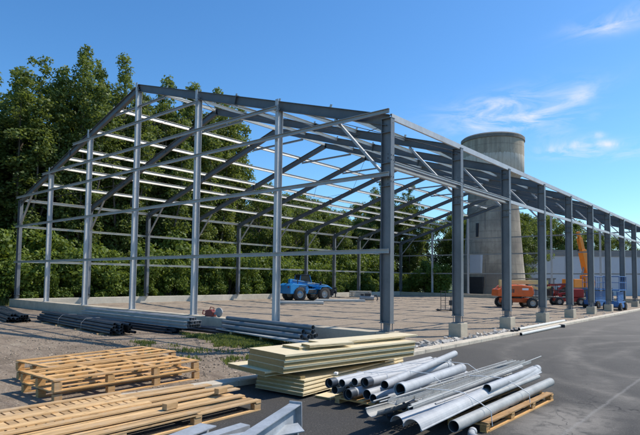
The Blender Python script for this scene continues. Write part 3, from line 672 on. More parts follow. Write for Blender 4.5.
m=MB(); m.tube((-1.6,-.85,1.6),(-1.6,-.85,2.15),.05,8); obj('exhaust',m,M['black'],th)
m=MB()
for i in range(5): m.box((-1.5+i*.16,-1.062,1.25),(.10,.012,.30))
m.box((-.95,-1.063,1.5),(1.2,.012,.06)); obj('side_grille',m,M['black'],th)
m=MB(); m.box((0,-.75,.95),(1.15,.45,.35)); obj('fuel_tank',m,M['black'],th,bevel=.03)
m=MB(); m.box((0,-1.0,.62),(.5,.28,.05)); m.box((0,-1.0,.42),(.4,.28,.05)); m.box((-.2,-1.12,.52),(.03,.03,.28)); m.box((.2,-1.12,.52),(.03,.03,.28)); obj('step',m,M['black'],th)
m=MB(); m.path([(-1.8,-.3,1.98),(-.3,-.3,1.84),(1.2,-.3,1.66),(2.3,-.3,1.48)],.03,6); obj('hydraulic_hose',m,M['black'],th)
m=MB(); m.box((.4,-.275,1.72),(.9,.012,.14)); obj('decal_stripe',m,M['strap'],th)
for x in (-1.45,1.45):
    for y in (-.98,.98): wheel(th,x,y,.68,.42)

bl=thing('boom_lift','orange boom lift with pale yellow folded boom parked behind the third column','boom lift',(-7.0,29.6,0),a-.05,world=False)
m=MB(); m.box((0,0,.62),(2.5,.9,.34)); m.box((-1.0,0,.5),(.28,1.9,.22)); m.box((1.0,0,.5),(.28,1.9,.22)); obj('chassis',m,M['orange'],bl,bevel=.03)
for x in (-1.02,1.02):
    for y in (-.95,.95): wheel(bl,x,y,.43,.32)
m=MB(); m.lathe((0,0,0),[(.5,.79),(.5,.92)],20); obj('slew_ring',m,M['black'],bl)
for y0,y1 in ((-1.0,-.32),(.32,1.0)):
    bez(bl,'hood',[(-1.5,.95),(1.05,.95),(1.2,1.25),(1.05,1.78),(.2,1.9),(-1.2,1.86),(-1.55,1.5)],y0,y1,M['orange'],.1)
bez(bl,'counterweight',[(-1.75,.95),(-1.4,.95),(-1.4,1.6),(-1.7,1.5)],-.95,.95,M['orange'],.06)
m=MB(); m.prism((-1.35,0,2.12),(2.6,0,2.12),[(-.14,-.17),(.14,-.17),(.14,.17),(-.14,.17)]); obj('main_boom',m,M['cream'],bl,bevel=.02)
m=MB(); m.box((-1.1,0,1.85),(.5,.3,.4)); m.prism((2.5,0,2.05),(2.0,0,1.55),[(-.08,-.1),(.08,-.1),(.08,.1),(-.08,.1)]); m.prism((1.2,0,1.8),(2.1,0,1.5),[(-.08,-.1),(.08,-.1),(.08,.1),(-.08,.1)]); m.prism((2.0,0,1.55),(2.9,0,1.75),[(-.06,-.08),(.06,-.08),(.06,.08),(-.06,.08)]); obj('riser_arm',m,M['cream'],bl)
m=MB(); m.tube((.2,.2,1.9),(1.9,.2,1.62),.06,8); m.path([(-.8,.17,2.3),(.5,.19,2.42),(2.2,.18,2.33)],.03,6); obj('hydraulic_cylinder',m,M['black'],bl)
def basket(root,cx,cy,z,lx,ly,h,mat,r=.025):
    b=MB(); b.box((cx,cy,z),(lx,ly,.08)); bo=obj('platform',b,mat,root); r_=MB()
    for zz in (h,h*.55):
        r_.path([(cx-lx/2,cy-ly/2,z+zz),(cx+lx/2,cy-ly/2,z+zz),(cx+lx/2,cy+ly/2,z+zz),(cx-lx/2,cy+ly/2,z+zz),(cx-lx/2,cy-ly/2,z+zz)],r,6)
    n=max(2,int(lx/.6)+1)
    for i in range(n):
        for s in (-1,1): r_.tube((cx-lx/2+lx*i/(n-1),cy+s*ly/2,z),(cx-lx/2+lx*i/(n-1),cy+s*ly/2,z+h),r,6)
    obj('guard_rail',r_,mat,bo)
for y in (-1.004,1.004):
    m=MB()
    for i in range(4): m.box((-.9+i*.14,y,1.4),(.09,.012,.3))
    obj('vent',m,M['black'],bl)
    m=MB(); m.box((.45,y,1.55),(.5,.012,.16)); obj('decal_patch',m,M['strap'],bl)
basket(bl,3.3,0,.9,.8,1.7,1.1,M['black']); m=MB(); m.box((2.9,0,1.4),(.12,.4,.8)); obj('basket_mount',m,M['black'],bl)

rl=thing('articulated_lift','red articulated lift with raised thin black console and folded arms','boom lift',(-5.4,38.2,0),a+PI-.1,world=False)
m=MB(); m.box((0,0,.55),(2.2,1.5,.35)); obj('chassis',m,M['red'],rl,bevel=.04)
for x in (-.95,.95):
    for y in (-.75,.75): wheel(rl,x,y,.36,.28)
m=MB(); m.box((-.7,0,1.15),(1.2,1.3,.8)); obj('turret_cover',m,M['red'],rl,bevel=.08)
m=MB()
for (p,q) in (((-.8,0,1.3),(1.3,0,.9)),((1.3,0,.9),(.2,0,1.95)),((.2,.18,1.95),(2.4,.18,1.85)),((.6,.3,.75),(1.75,.3,1.9))): m.prism(p,q,[(-.1,-.1),(.1,-.1),(.1,.1),(-.1,.1)])
obj('folding_arm',m,M['red'],rl,bevel=.01)
basket(rl,2.6,0,.75,.8,1.3,1.1,M['black']); 
m=MB(); m.tube((1.75,.3,1.9),(2.2,.3,2.9),.035,6); m.box((2.25,.3,3.1),(.2,.25,.5)); obj('control_console',m,M['black'],rl)

cr=thing('mobile_crane','yellow mobile crane with its telescopic boom raised beyond the hall','crane',(-9.8,62.0,0),a+.3,world=False)
m=MB(); m.box((0,0,1.1),(7.0,2.3,.7)); obj('chassis',m,M['black'],cr,bevel=.04)
for x in (-2.6,-1.3,1.4,2.7):
    for y in (-.95,.95): wheel(cr,x,y,.58,.38)
bez(cr,'cab',[(-.9,1.5),(.6,1.5),(.75,2.1),(.4,3.1),(-.9,3.1)],-1.1,-.1,M['yellow'],.05)
bez(cr,'window',[(-.55,2.05),(.55,2.05),(.3,2.95),(-.55,2.95)],-1.13,-1.115,M['glass'],0)
m=MB(); m.box((-1.9,0,2.0),(1.6,2.2,1.1)); m.box((-.4,.4,1.95),(2.0,1.2,.9)); obj('upperworks',m,M['yellow'],cr,bevel=.05)
q0=Vector((.8,.2,2.5)); q1=Vector((-.75,.2,8.9)); d=(q1-q0)
for i,(t0,t1,wd) in enumerate(((0,.62,.42),(.55,.86,.30),(.82,1.0,.2))):
    m=MB(); m.prism(q0+d*t0,q0+d*t1,[(-wd,-wd*.8),(wd,-wd*.8),(wd,wd*.8),(-wd,wd*.8)],up=(1,0,0)); obj('boom_section',m,M['yellow'],cr,bevel=.02)
m=MB(); m.tube((-.6,.2,2.0),q0+d*.33,.13,8); obj('lift_cylinder',m,M['grey'],cr)
m=MB(); m.tube(q1,q1+Vector((0,0,-2.4)),.02,5); m.box(q1+Vector((0,0,-2.5)),(.18,.12,.3)); obj('hook_line',m,M['black'],cr)

def scissor(label,loc,rz):
    t=thing('scissor_lift',label,'scissor lift',loc,rz,'blue scissor lifts',world=False)
    m=MB(); m.box((0,0,.5),(2.3,1.0,.38)); m.box((0,0,.33),(1.4,1.1,.25)); obj('chassis',m,M['blue2'],t,bevel=.03)
    for x in (-.85,.85):
        for y in (-.52,.52): wheel(t,x,y,.3,.22)
    m=MB()
    for j in range(6):
        z=.78+j*.12
        for y in (-.38,.38):
            m.prism((-.95,y,z-.04),(.95,y,z+.06),[(-.03,-.04),(.03,-.04),(.03,.04),(-.03,.04)]); m.prism((-.95,y*.85,z+.06),(.95,y*.85,z-.04),[(-.03,-.04),(.03,-.04),(.03,.04),(-.03,.04)])
    obj('scissor_arms',m,M['blue2'],t)
    basket(t,0,0,1.6,2.4,1.1,1.05,M['blue2'],.022)
    m=MB(); m.box((.95,-.4,2.5),(.2,.3,.32)); obj('control_box',m,M['black'],t)
    return t
scissor('blue scissor lift mostly hidden behind the seventh column',(-2.2,35.2,0),a+.6)
scissor('blue scissor lift in plain view between the seventh and ninth columns',(-.32,32.75,0),a+.85)

# hand trolley
ht=thing('hand_trolley','thin dark steel trolley frame standing on the hall floor','trolley',(-8.6,20.2,0),a,world=False)
m=MB()
for x in (-.28,.05): m.tube((x,0,.1),(x+.02,.05,1.45),.022,6)
for z in (.35,.75,1.1,1.4): m.tube((-.28,.02,z),(.06,.02,z),.018,6)
m.box((0,0,.1),(1.2,.5,.04)); m.tube((.45,0,.1),(.45,0,1.05),.03,6); m.box((.45,0,.6),(.25,.2,.35))
obj('frame',m,M['black'],ht)
for x in (-.45,.45):
    for y in (-.25,.25):
        m=MB(); m.lathe((x,y,.08),[(.001,-.02),(.08,-.02),(.08,.02),(.001,.02)],12,'Y'); obj('wheel',m,M['tyre'],ht)

# cut-off saw lying on the gable foundation wall
cs=thing('cut_off_saw','red petrol cut-off saw with grey blade guard resting on the foundation wall','power tool',(-9.0,.0,.53),.05,world=False); cs.scale=(.85,.85,.8)
m=MB(); m.poly([(-.45,0),(.1,0),(.12,.26),(-.1,.38),(-.38,.34),(-.5,.12)],-.14,.14); obj('engine_body',m,M['rust'],cs,bevel=.03)
m=MB(); m.path([(-.45,0,.2),(-.75,0,.3),(-.8,0,.1),(-.5,0,.05)],.025,6); m.path([(-.25,0,.34),(-.2,0,.5),(.05,0,.48),(.08,0,.28)],.02,6); obj('handle',m,M['rust'],cs)
m=MB(); m.poly([(.05,.1),(.5,.17),(.5,.25),(.05,.24)],-.04,.04); obj('arm',m,M['grey'],cs)
m=MB(); m.lathe((.52,-.06,.24),[(.001,-.012),(.24,-.012),(.24,.012),(.001,.012)],24,'Y'); obj('cutting_disc',m,M['grey'],cs)
m=MB(); m.poly([(.52+.26*math.cos(q),.24+.26*math.sin(q)) for q in [PI*i/10 for i in range(11)]],-.09,-.03); obj('guard',m,M['grey'],cs)

# ------------------------------------------------------------------ materials lying about
def pallet(label,c,L,Wd,h,rz,seed,group=None,nb=5,cross=4,mat='wood',world_z=0,bf=.62,flush=False):
    rnd=random.Random(seed)
    t=thing('pallet',label,'pallet',(c[0],c[1],world_z),rz,group,world=False)
    th_=.024; m=MB()
    bw=Wd/nb*bf
    for i in range(nb):
        x=-Wd/2+bw/2+(Wd-bw)*i/(nb-1); m.box((x,rnd.uniform(-.03,.03),h-th_/2),(bw,L-rnd.uniform(0,.06),th_),rz=rnd.uniform(-.004,.004))
    obj('top_deck',m,M[mat],t,bevel=.003)
    for j in range(cross):
        m=MB(); y=-L/2+.06+(L-.12)*j/(cross-1); m.box((0,y,h-th_*(.62 if flush else 1.5)-.001),(Wd-.004,.11,th_*(1.0 if flush else 1)))
        obj('cross_board',m,M[mat],t)
    for i in range(3):
        x=-Wd/2+.06+(Wd-.12)*i/2
        for j in range(cross):
            m=MB(); y=-L/2+.075+(L-.15)*j/(cross-1); m.box((x,y,(h-2*th_-.002+th_)/2),(.10,.14,h-3*th_-.006))
            obj('block',m,M[mat],t,bevel=.004)
    m=MB()
    for i in range(3):
        x=-Wd/2+.055+(Wd-.11)*i/2; m.box((x,0,th_/2+.001),(.105,L-.02,th_))
    obj('bottom_board',m,M[mat],t)
    return t
# two stacks side by side, behind (heights .2 each)
for s,(xc,yc) in enumerate(((-.96,-8.66),(-2.44,-8.22))):
    for j in range(2):
        lab={(0,0):'lower long pallet of the front stack on the gravel',(0,1):'upper long pallet of the front stack, its slats uncovered',(1,0):'lower long pallet of the rear stack, behind the front stack',(1,1):'upper long pallet of the rear stack, farther from the planks'}[(s,j)]
        pallet(lab,(xc+.02*j,yc-.03*j),3.1,1.36,.205,.028+.045*s+.01*j,20+s*2+j,'long pallets stacked on the gravel',nb=4,world_z=.0+j*.207,bf=.40,flush=True)
# flat long pallets bottom left
pallet('long weathered pallet lying nearest the camera at the left, boards on top',(2.13,-10.55),5.0,1.1,.17,.02,40,None,7,5,'wood2',.004,.78)
pallet('long weathered pallet lying behind the nearest one, beside the kerb',(.92+.72,-10.9),4.6,.04+1.0,.17,.01,41,None,6,5,'wood2',.18) if False else None
pallet('long weathered pallet beside the kerb, behind the nearest one',(1.03,-10.35),4.6,1.0,.155,-.035,42,None,6,5,'wood2',.004,.78)
sd=thing('slatted_deck','pale slatted deck of short cross boards on the rear flat pallet at the left edge','wooden deck',(1.0,-11.4,.165),-.035,None,world=False)
m=MB(); rs_=random.Random(5)
for i in range(32): m.box((rs_.uniform(-.03,.03),-1.9+i*.122,.012),(1.28,.098,.022),rz=rs_.uniform(-.01,.01))
obj('cross_slats',m,M['wood2'],sd,bevel=.002)
m=MB()
for x in (-.5,.05,.5): m.box((x,0,.037),(.12,3.9,.024))
obj('long_boards',m,M['wood2'],sd,bevel=.002)
pl=[((1.42,-12.6),(1.50,-7.75),.19,.14,'pale plank lying along the gap between the two flat pallets'),
    ((.8,-12.9),(1.12,-7.95),.19,.17,'long plank on the pallet beside the kerb, nearest the kerb'),
    ((1.75,-12.6),(1.80,-7.85),.20,.14,'long plank with its end past the near pallet, second from the camera'),
    ((2.2,-12.4),(2.27,-8.15),.20,.15,'short orange plank on the near pallet'),
    ((2.62,-12.2),(2.60,-9.3),.20,.12,'plank on the outer edge of the near pallet'),
]
for (a0,a1,z,wd,lab) in pl:
    m=MB(); m.prism((*a0,z),(*a1,z+.01),[(-wd/2,-.013),(wd/2,-.013),(wd/2,.013),(-wd/2,.013)])
    setp(obj('plank',m,M['wood2'],org=(a0[0],a0[1],z-.013),bevel=.002),lab,'plank','loose planks on the flat pallets')
for (x,y,z,lab) in ((1.95,-8.35,.265,'wood block sitting on the plank ends of the near pallet, right one'),(2.25,-9.55,.265,'wood block sitting on the near pallet, left one')):
    m=MB(); m.box((x,y,z+.01),(.10,.22,.09),rz=.15); setp(obj('wood_block',m,M['wood2'],org=(x,y,z-.035),bevel=.004),lab,'wood block')

# insulated panels: foam core with two pale skins
def panel(label,c,L,Wd,z,t,rz,group):
    r=thing('insulated_panel',label,'panel',(c[0],c[1],z),rz,group,world=False)
    e=.004
    m=MB(); m.box((0,0,t/2),(Wd-.03,L-.006,t-2*e-.002)); obj('foam_core',m,M['foam'],r)
    m=MB(); m.box((0,0,t-e/2),(Wd,L,e)); m.box((Wd/2-.006,0,t-e-min(.016,t*.2)),(.010,L,min(.032,t*.4))); obj('upper_skin',m,M['skin'],r,bevel=.003)
    m=MB(); m.box((0,0,e/2),(Wd,L,e)); m.box((Wd/2-.006,0,e+.004),(.010,L,.008)); obj('lower_skin',m,M['skin'],r,bevel=.003)
    return r
G1='insulated panels stacked beside the kerb'
ang=-.13
def pc(nx,ny,L,Wd,rz):  # centre from near-right corner
    R=Matrix.Rotation(rz,2); v=R@Vector((-Wd/2,L/2)); return (nx+v.x,ny+v.y)
labs=['lowest panel of the bottom pack, on the asphalt','second panel of the bottom pack from the ground','third panel of the bottom pack from the ground','top panel of the bottom pack, in the shade of the upper pack']
for i in range(4):
    z=.06+i*.063; panel(labs[i],pc(2.62-.035*i,-7.0+.05*i,3.9,1.2,.07),3.9,1.2,z,.061,.07,G1)
for y,l in ((-6.6,'nearest'),(-5.0,'middle'),(-3.5,'farthest')):
    m=MB(); m.box((2.0-(y+7)*.07,y,.03),(1.15,.1,.05),rz=.07)
    setp(obj('timber_bearer',m,M['wood2'],org=(2,y,0)),l+' timber bearer under the lowest insulated panel','timber','bearers under the panels')
for y,l in ((-6.7,'near'),(-4.0,'far')):
    m=MB(); m.box((1.75,y,.337),(1.3,.12,.05),rz=-.1)
    setp(obj('foam_strip',m,M['foam'],org=(1.7,y,.31)),l+' foam strip between the two packs of insulated panels','foam strip','foam strips between the packs')
panel('panel shifted to the left under the upper pack, its end sticking out',pc(1.93,-7.3,3.8,1.3,ang),3.8,1.3,.365,.09,ang,G1)
for i,l in enumerate(('lowest panel of the upper pack','middle panel of the upper pack','top panel of the upper pack, wide pale face in the sun')):
    panel(l,pc(2.33+.012*i,-7.22+.01*i,3.75,1.2,ang-.015),3.75,1.2,.458+i*.115,.112,ang-.015,G1)
panel('loose panel on top of the upper pack, farther from the camera',pc(2.10,-6.55,3.3,.55,-.12),3.3,.55,.806,.05,-.12,'loose panels on top of the upper pack')
panel('narrow loose panel strip on top of the upper pack, at its near end',pc(2.28,-6.45,1.1,.32,-.25),1.1,.32,.858,.05,-.25,'loose panels on top of the upper pack')
panel('thin loose panel topmost on the upper pack, reaching its far end',pc(2.2,-5.9,2.9,.55,-.17),2.9,.55,.858,.04,-.17,'loose panels on top of the upper pack')
panel('pale panel strip lying between the panel packs and the round pipes, upper one',pc(2.98,-6.3,3.7,.30,.10),3.7,.30,.05,.06,.10,'panel strips beside the bottom pack')
panel('pale panel strip lying between the panel packs and the round pipes, lower one',pc(3.02,-6.7,3.5,.36,.06),3.5,.36,.0,.045,.06,'panel strips beside the bottom pack')
m=MB(); m.box((2.62,-6.05,.355),(.07,.09,.05),rz=.3); setp(obj('foam_block',m,M['strap'],org=(2.62,-6.05,.33),bevel=.01),'small white foam block between the panels and the pipes','foam block')

# round pipes on their pallet
pallet('pallet under the round grey pipes, only its near end showing',(4.0,-5.3),3.0,1.62,.13,.0,50,None,7,4,'wood',.004)
pallet('pallet under the gutters, its open side facing the camera',(5.42,-5.28),2.9,1.15,.146,-.018,51,None,6,4,'wood',.004)
def pipe(label,p,q,r,mat='zinc',group=None,collar=False,coll2=False,t=.006,name='pipe'):
    org=((p[0]+q[0])/2,(p[1]+q[1])/2,min(p[2],q[2])-r)
    r0=thing(name,label,'pipe',org,0,group)
    m=MB(); m.tube(p,q,r,20,t); o=obj('barrel',m,M[mat],r0); o.data.materials.append(M['inner_shade'])
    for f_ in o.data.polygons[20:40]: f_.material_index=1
    P=Vector(p);Q=Vector(q);d=(Q-P).normalized()
    if collar: m=MB(); m.tube(P-d*.05,P+d*.12,r+.012,20,.012); obj('end_sleeve',m,M['dark'] if collar=='dark' else M[mat],r0)
    if coll2: m=MB(); m.tube(Q-d*.10,Q+d*.06,r+.01,20,.010); obj('end_sleeve',m,M[mat],r0)
    m=MB(); m.lathe((0,0,0),[(0.001,0),(r-t-.001,0)],12)
    return r0
GP='round grey downpipes on the middle pallet'
pipes=[((3.22,-6.95,.38),(2.98,-2.95,.33),.072,'downpipe at the far left edge of the pile, dark open end','dark',0),
 ((3.36,-6.80,.37),(3.28,-3.30,.36),.07,'second downpipe from the left in the upper layer',0,1),
 ((3.50,-6.62,.385),(3.40,-2.85,.35),.07,'third downpipe from the left in the upper layer',0,0),
 ((3.70,-6.55,.40),(3.62,-3.45,.36),.075,'upper downpipe with a dark sleeve on its near end','dark',0),
 ((4.35,-6.95,.50),(3.60,-2.95,.53),.07,'downpipe lying slantwise over the others towards the panels',0,0),
 ((4.72,-7.05,.50),(4.42,-4.30,.46),.092,'large downpipe with wide open torn end, highest in the pile','z',0),
 ((3.18,-6.78,.225),(3.05,-2.90,.225),.072,'bottom layer downpipe nearest the panels',0,0),
 ((3.36,-6.62,.225),(3.28,-2.80,.225),.072,'second downpipe in the bottom layer',0,0),
 ((3.60,-6.90,.235),(3.55,-3.00,.235),.085,'wide dark downpipe in the bottom layer','dark',0),
 ((3.84,-6.72,.235),(3.80,-3.20,.235),.085,'downpipe in the middle of the bottom layer',0,1),
 ((4.06,-6.85,.225),(4.02,-3.40,.225),.072,'downpipe in the bottom layer under the slanting one',0,0),
 ((4.28,-6.75,.225),(4.22,-3.75,.225),.072,'downpipe in the bottom layer under the large torn one',0,1),
 ((4.50,-6.95,.235),(4.56,-4.00,.30),.08,'downpipe between the large torn one and the long outer one','dark',1),
 ((4.74,-7.02,.24),(5.06,-4.55,.32),.075,'long outer downpipe nearest the gutters',0,0),
 ((3.98,-6.3,.38),(3.75,-3.6,.37),.07,'downpipe in the upper layer under the slanting one',0,1)]
for (p,q,r,l,c1,c2) in pipes: pipe(l,p,q,r,'zinc',GP,c1,c2)
for (y,l) in ((-5.9,'near'),(-4.4,'far')):
    m=MB(); m.path([(3.0,y,.14),(3.02,y,.42),(3.55,y,.465),(4.1,y,.57),(4.6,y,.575),(4.9,y,.40),(4.98,y,.15)],.006,4)
    setp(obj('strap',m,M['strap'],org=(4,y,.14)),l+' white strap tied over the round downpipes','strap')
# elbow fitting lying by the pallet
def elbow(label,c,r,col,rz=0):
    t=thing('pipe_elbow',label,'pipe elbow',c,rz,None,world=False); m=MB()
    m.path([(0,0,r),(.12,0,r),(.22,.03,r),(.30,.1,r),(.33,.22,r)],r,14,.006); m.tube((-.03,0,r),(.05,0,r),r+.008,14,.008); obj('bend',m,M[col],t)
elbow('grey pipe elbow lying in front of the large torn downpipe',(4.80,-7.42,.1),.085,'dark',2.2)
elbow('pale pipe elbow hanging at the near corner of the gutter pallet',(5.94,-7.15,.06),.05,'zinc',-1.3)
# gutters
def gutter(label,p,q,r,a0,a1,mat='zinc2',flip=False,t=.006):
    org=((p[0]+q[0])/2,(p[1]+q[1])/2,min(p[2],q[2])-r); m=MB(); n=14
    o=[(r*math.cos(a0+(a1-a0)*i/n),r*math.sin(a0+(a1-a0)*i/n)) for i in range(n+1)]; inn=[((r-t)*math.cos(a0+(a1-a0)*i/n),(r-t)*math.sin(a0+(a1-a0)*i/n)) for i in range(n,-1,-1)]
    e=[(o[-1][0]*1.08,o[-1][1]+.012),]
    m.prism(p,q,o+inn,smooth=False); P=Vector(p);Q=Vector(q)
    d=(Q-P).normalized(); u=Vector((0,0,1)); u=(u-d*u.dot(d)).normalized(); w_=d.cross(u)
    b=w_*o[0][0]+u*o[0][1]; m.tube(P+b,Q+b,.014,8)
    return setp(obj('gutter',m,M[mat],org=org),label,'gutter','half round gutters on the right pallet')
gutter('half round gutter open upwards, farthest left on the right pallet',(4.80,-7.95,.36),(4.92,-2.75,.28),.105,PI,2*PI)
gutter('short half round gutter turned upside down',(5.28,-8.05,.28),(5.10,-4.0,.24),.10,0,PI,'zinc')
gutter('wide half round gutter turned over, shining in the sun',(5.66,-8.30,.32),(5.40,-3.0,.34),.13,.1,PI-.1,'zinc')
gutter('half round gutter lying open beside the wide shining one',(5.38,-7.0,.36),(5.22,-2.9,.30),.09,PI,2*PI,'zinc')
pipe('thick grey pipe along the outer edge of the right pallet',(5.83,-7.5,.232),(5.78,-3.25,.228),.08,'zinc2',None,0,0,name='pipe')
pipe('thin grey pipe in the valley beside the wide shining gutter',(5.22,-7.6,.40),(5.12,-3.0,.42),.045,'zinc2')
pipe('thin grey pipe between the wide gutter and the thick outer pipe',(5.66,-7.2,.36),(5.60,-3.4,.33),.04,'zinc2')
pipe('white metal pipe lying across the gutters, sleeve at its far end',(5.62,-5.9,.47),(5.42,-2.95,.40),.07,'zinc',None,0,1)
# perforated cable trays
def tray(label,p,q,wd,z0):
    m=MB(); P=Vector(p);Q=Vector(q); d=(Q-P).normalized(); u=Vector((0,0,1)); r_=d.cross(u).normalized(); L=(Q-P).length
    m.prism(P+r_*wd/2,Q+r_*wd/2,[(-.004,-.03),(.004,-.03),(.004,.03),(-.004,.03)]); m.prism(P-r_*wd/2,Q-r_*wd/2,[(-.004,-.03),(.004,-.03),(.004,.03),(-.004,.03)])
    n=int(L/.11)
    for s in (-.30,.0,.30): m.prism(P+r_*wd*s-u*.028,Q+r_*wd*s-u*.028,[(-wd*.1,-.002),(wd*.1,-.002),(wd*.1,.002),(-wd*.1,.002)])
    for i in range(n+1): c=P+d*(L*i/n)-u*.024; m.prism(c-r_*wd/2,c+r_*wd/2,[(-.022,-.0015),(.022,-.0015),(.022,.0015),(-.022,.0015)])
    return setp(obj('cable_tray',m,M['zinc2'],org=(P.x,P.y,P.z-.03)),label,'cable tray','perforated trays on the right pallet')
tray('perforated metal tray lying between the downpipes and the first gutter',(4.98,-7.7,.46),(4.72,-2.2,.40),.14,0)
tray('perforated metal tray lying over the upside down gutter',(5.12,-7.2,.44),(5.02,-2.3,.44),.13,0)
for (p,q,l) in (((5.42,-8.0,.50),(5.30,-2.3,.58),'long thin rod rising over the gutters to the right'),((4.72,-7.8,.44),(4.62,-2.5,.43),'thin rod along the left edge of the gutters'),((4.90,-7.9,.475),(4.86,-2.6,.47),'thin rod along the first perforated tray')):
    m=MB(); m.tube(p,q,.012,8); setp(obj('rod',m,M['zinc2'],org=p),l,'rod')
for y,l in ((-6.6,'near'),(-5.0,'far')):
    m=MB(); m.path([(4.78,y,.16),(4.8,y,.46),(5.3,y,.50),(5.55,y,.50),(5.82,y,.385),(5.975,y,.30),(5.985,y+.02,.08)],.007,4)
    setp(obj('strap',m,M['strap'],org=(5.3,y,.1)),l+' white strap tied over the gutters','strap')
m=MB(); m.box((5.1,-7.35,.40),(.05,.16,.03),rz=.2); setp(obj('bracket',m,M['cap'],org=(5.1,-7.35,.38)),'small black bracket on the gutters','bracket')

# galvanised beams in front
def ibeam(name,label,p,q,h,b,mat,upv=(0,0,1),plate=True,group=None):
    org=((p[0]+q[0])/2,(p[1]+q[1])/2,min(p[2],q[2])-h/2)
    t=thing(name,label,'steel beam',org,0,group); m=MB(); m.prism(p,q,Iprof(h,b,.012,.009),up=upv); obj('section',m,M[mat],t)
    if plate:
        P=Vector(p);Q=Vector(q);d=(P-Q).normalized(); u=Vector(upv); u=(u-d*u.dot(d)).normalized(); s=d.cross(u)
        m=MB(); m.prism(P,P+d*.02,[(-b*.56,-h*.58),(b*.56,-h*.58),(b*.56,h*.58),(-b*.56,h*.58)],up=upv); o=obj('end_plate',m,M[mat],t)
        bm=MB()
        for i in (-1,0,1,2):
            for j in (-1,1): c=P+d*.02+u*(h*.30*(i-.5))+s*(b*.33*j); bm.tube(c,c+d*.006,.016,10)
        obj('bolt_hole',bm,M['cap'],o)
    return t
M['galv']=simple('fresh_galvanised_beam',(.36,.39,.42),.5,.15,.25,3,dirt=(.24,.27,.29))
ibeam('steel_beam','galvanised beam tilted up with a bolted end plate at its raised end',(4.26,-8.95,.36),(5.15,-11.6,.20),.34,.16,'galv')
ibeam('steel_beam','galvanised beam lying under the tilted one, nearest the gutters',(4.42,-9.15,.14),(4.10,-12.2,.12),.2,.14,'galv',(0,0,1))
m=MB(); m.prism((4.52,-9.12,.30),(3.6,-11.6,.22),[(-.10,-.006),(.10,-.006),(.10,.006),(-.10,.006)],up=(.3,0,1)); setp(obj('steel_plate',m,M['galv'],org=(4.2,-10,.2)),'narrow galvanised plate crossing below the tilted beam','steel plate')
m=MB(); m.prism((4.58,-9.02,.02),(4.58,-9.02,.40),[(-.09,-.05),(.09,-.05),(.07,.05),(-.07,.05)]); setp(obj('steel_bracket',m,M['galv'],org=(4.55,-9.0,.0)),'upright galvanised bracket beside the raised end plate','bracket')
m=MB(); m.prism((3.05,-9.45,.12),(3.9,-12.8,.12),[(-.14,-.008),(.14,-.008),(.14,.008),(-.14,.008)]); m.prism((3.05,-9.45,.06),(3.9,-12.8,.06),[(-.01,-.055),(.01,-.055),(.01,.05),(-.01,.05)]); setp(obj('steel_plate',m,M['galv'],org=(3.2,-10,.0)),'flat galvanised strip lying left of the tilted beam, near the planks','steel plate')
m=MB(); m.prism((3.70,-9.25,.14),(4.0,-12.8,.14),Cprof(.12,.18,.008),up=(0,0,1)); setp(obj('steel_channel',m,M['galv'],org=(3.7,-10,.08)),'galvanised channel lying between the flat strip and the tilted beam','steel channel')

# dark tube bundles along the gable
def bundle(label,group,p,q,rows,r,mat,seed,hexp=False,lenvar=.35,square=False,cat='steel tube',name='steel_tube'):
    rnd=random.Random(seed); P=Vector(p);Q=Vector(q); d=(Q-P).normalized(); s=d.cross(Vector((0,0,1))).normalized()
    for j,n in enumerate(rows):
        for i in range(n):
            off=s*((i-(n-1)/2)*2.05*r+rnd.uniform(-.1,.1)*r)+Vector((0,0,r+j*1.85*r))
            a_=P+off-d*rnd.uniform(-lenvar,lenvar); b_=Q+off+d*rnd.uniform(-lenvar,lenvar)
            m=MB()
            if square: m.prism(a_,b_,Cprof(2*r*.95,2*r*.9,.006))
            else: m.tube(a_,b_,r,12,.006)
            o=obj(name,m,M[mat],org=tuple((a_+b_)/2)); setp(o,label,cat,group)
bundle('dark steel tube in the strapped bundle at the left, before the gable foundation wall','dark steel tubes strapped in a bundle left of the pallets',(-17.2,-3.35,.06),(-9.2,-4.0,.06),[8,8,7,5],.055,'dark',1)
for x,l in ((-16.2,'leftmost'),(-14.4,'second from left'),(-12.2,'third from left'),(-10.0,'rightmost')):
    m=MB(); m.box((x,-3.68-(x+13.2)*.08,.03),(.1,1.3,.055))
    setp(obj('timber_bearer',m,M['wood2'],org=(x,-3.7,0)),l+' timber bearer under the strapped bundle of dark tubes','timber','bearers under the dark tubes')
for x,l in ((-14.6,'left'),(-12.0,'right')):
    y=-3.68-(x+13.2)*.081; m=MB(); m.path([(x,y-.47,.07),(x,y-.47,.30),(x,y-.29,.48),(x,y+.29,.48),(x,y+.47,.30)],.009,4)
    setp(obj('strap',m,M['grey'],org=(x,-3.7,0)),l+' steel strap around the bundle of dark tubes','strap')
bundle('dark steel tube in the low bundle at the far left edge','dark steel tubes at the far left edge',(-25.5,-3.2,.03),(-17.4,-4.6,.03),[9,8,5],.06,'dark',2,lenvar=.6)
bundle('blue grey steel channel stacked against the gable foundation wall','blue grey steel channels before the gable wall',(-16.5,-1.75,.24),(-7.95,-1.75,.24),[6,6,4],.07,'bluesteel',3,square=True,cat='steel channel',name='steel_channel',lenvar=.12)
bundle('dark angle bar on the ground under the blue grey channels','dark bars under the blue grey channels',(-15.5,-2.15,.01),(-8.6,-2.2,.01),[7,5],.05,'dark',4,square=True,cat='steel bar',name='steel_bar')
bundle('dark bar in the low heap before the gable wall, beyond the channels','dark bars in the low heap by the gable wall',(-10.8,-.78,.02),(-6.4,-.8,.02),[6,4],.05,'dark',5,cat='steel bar',name='steel_bar')
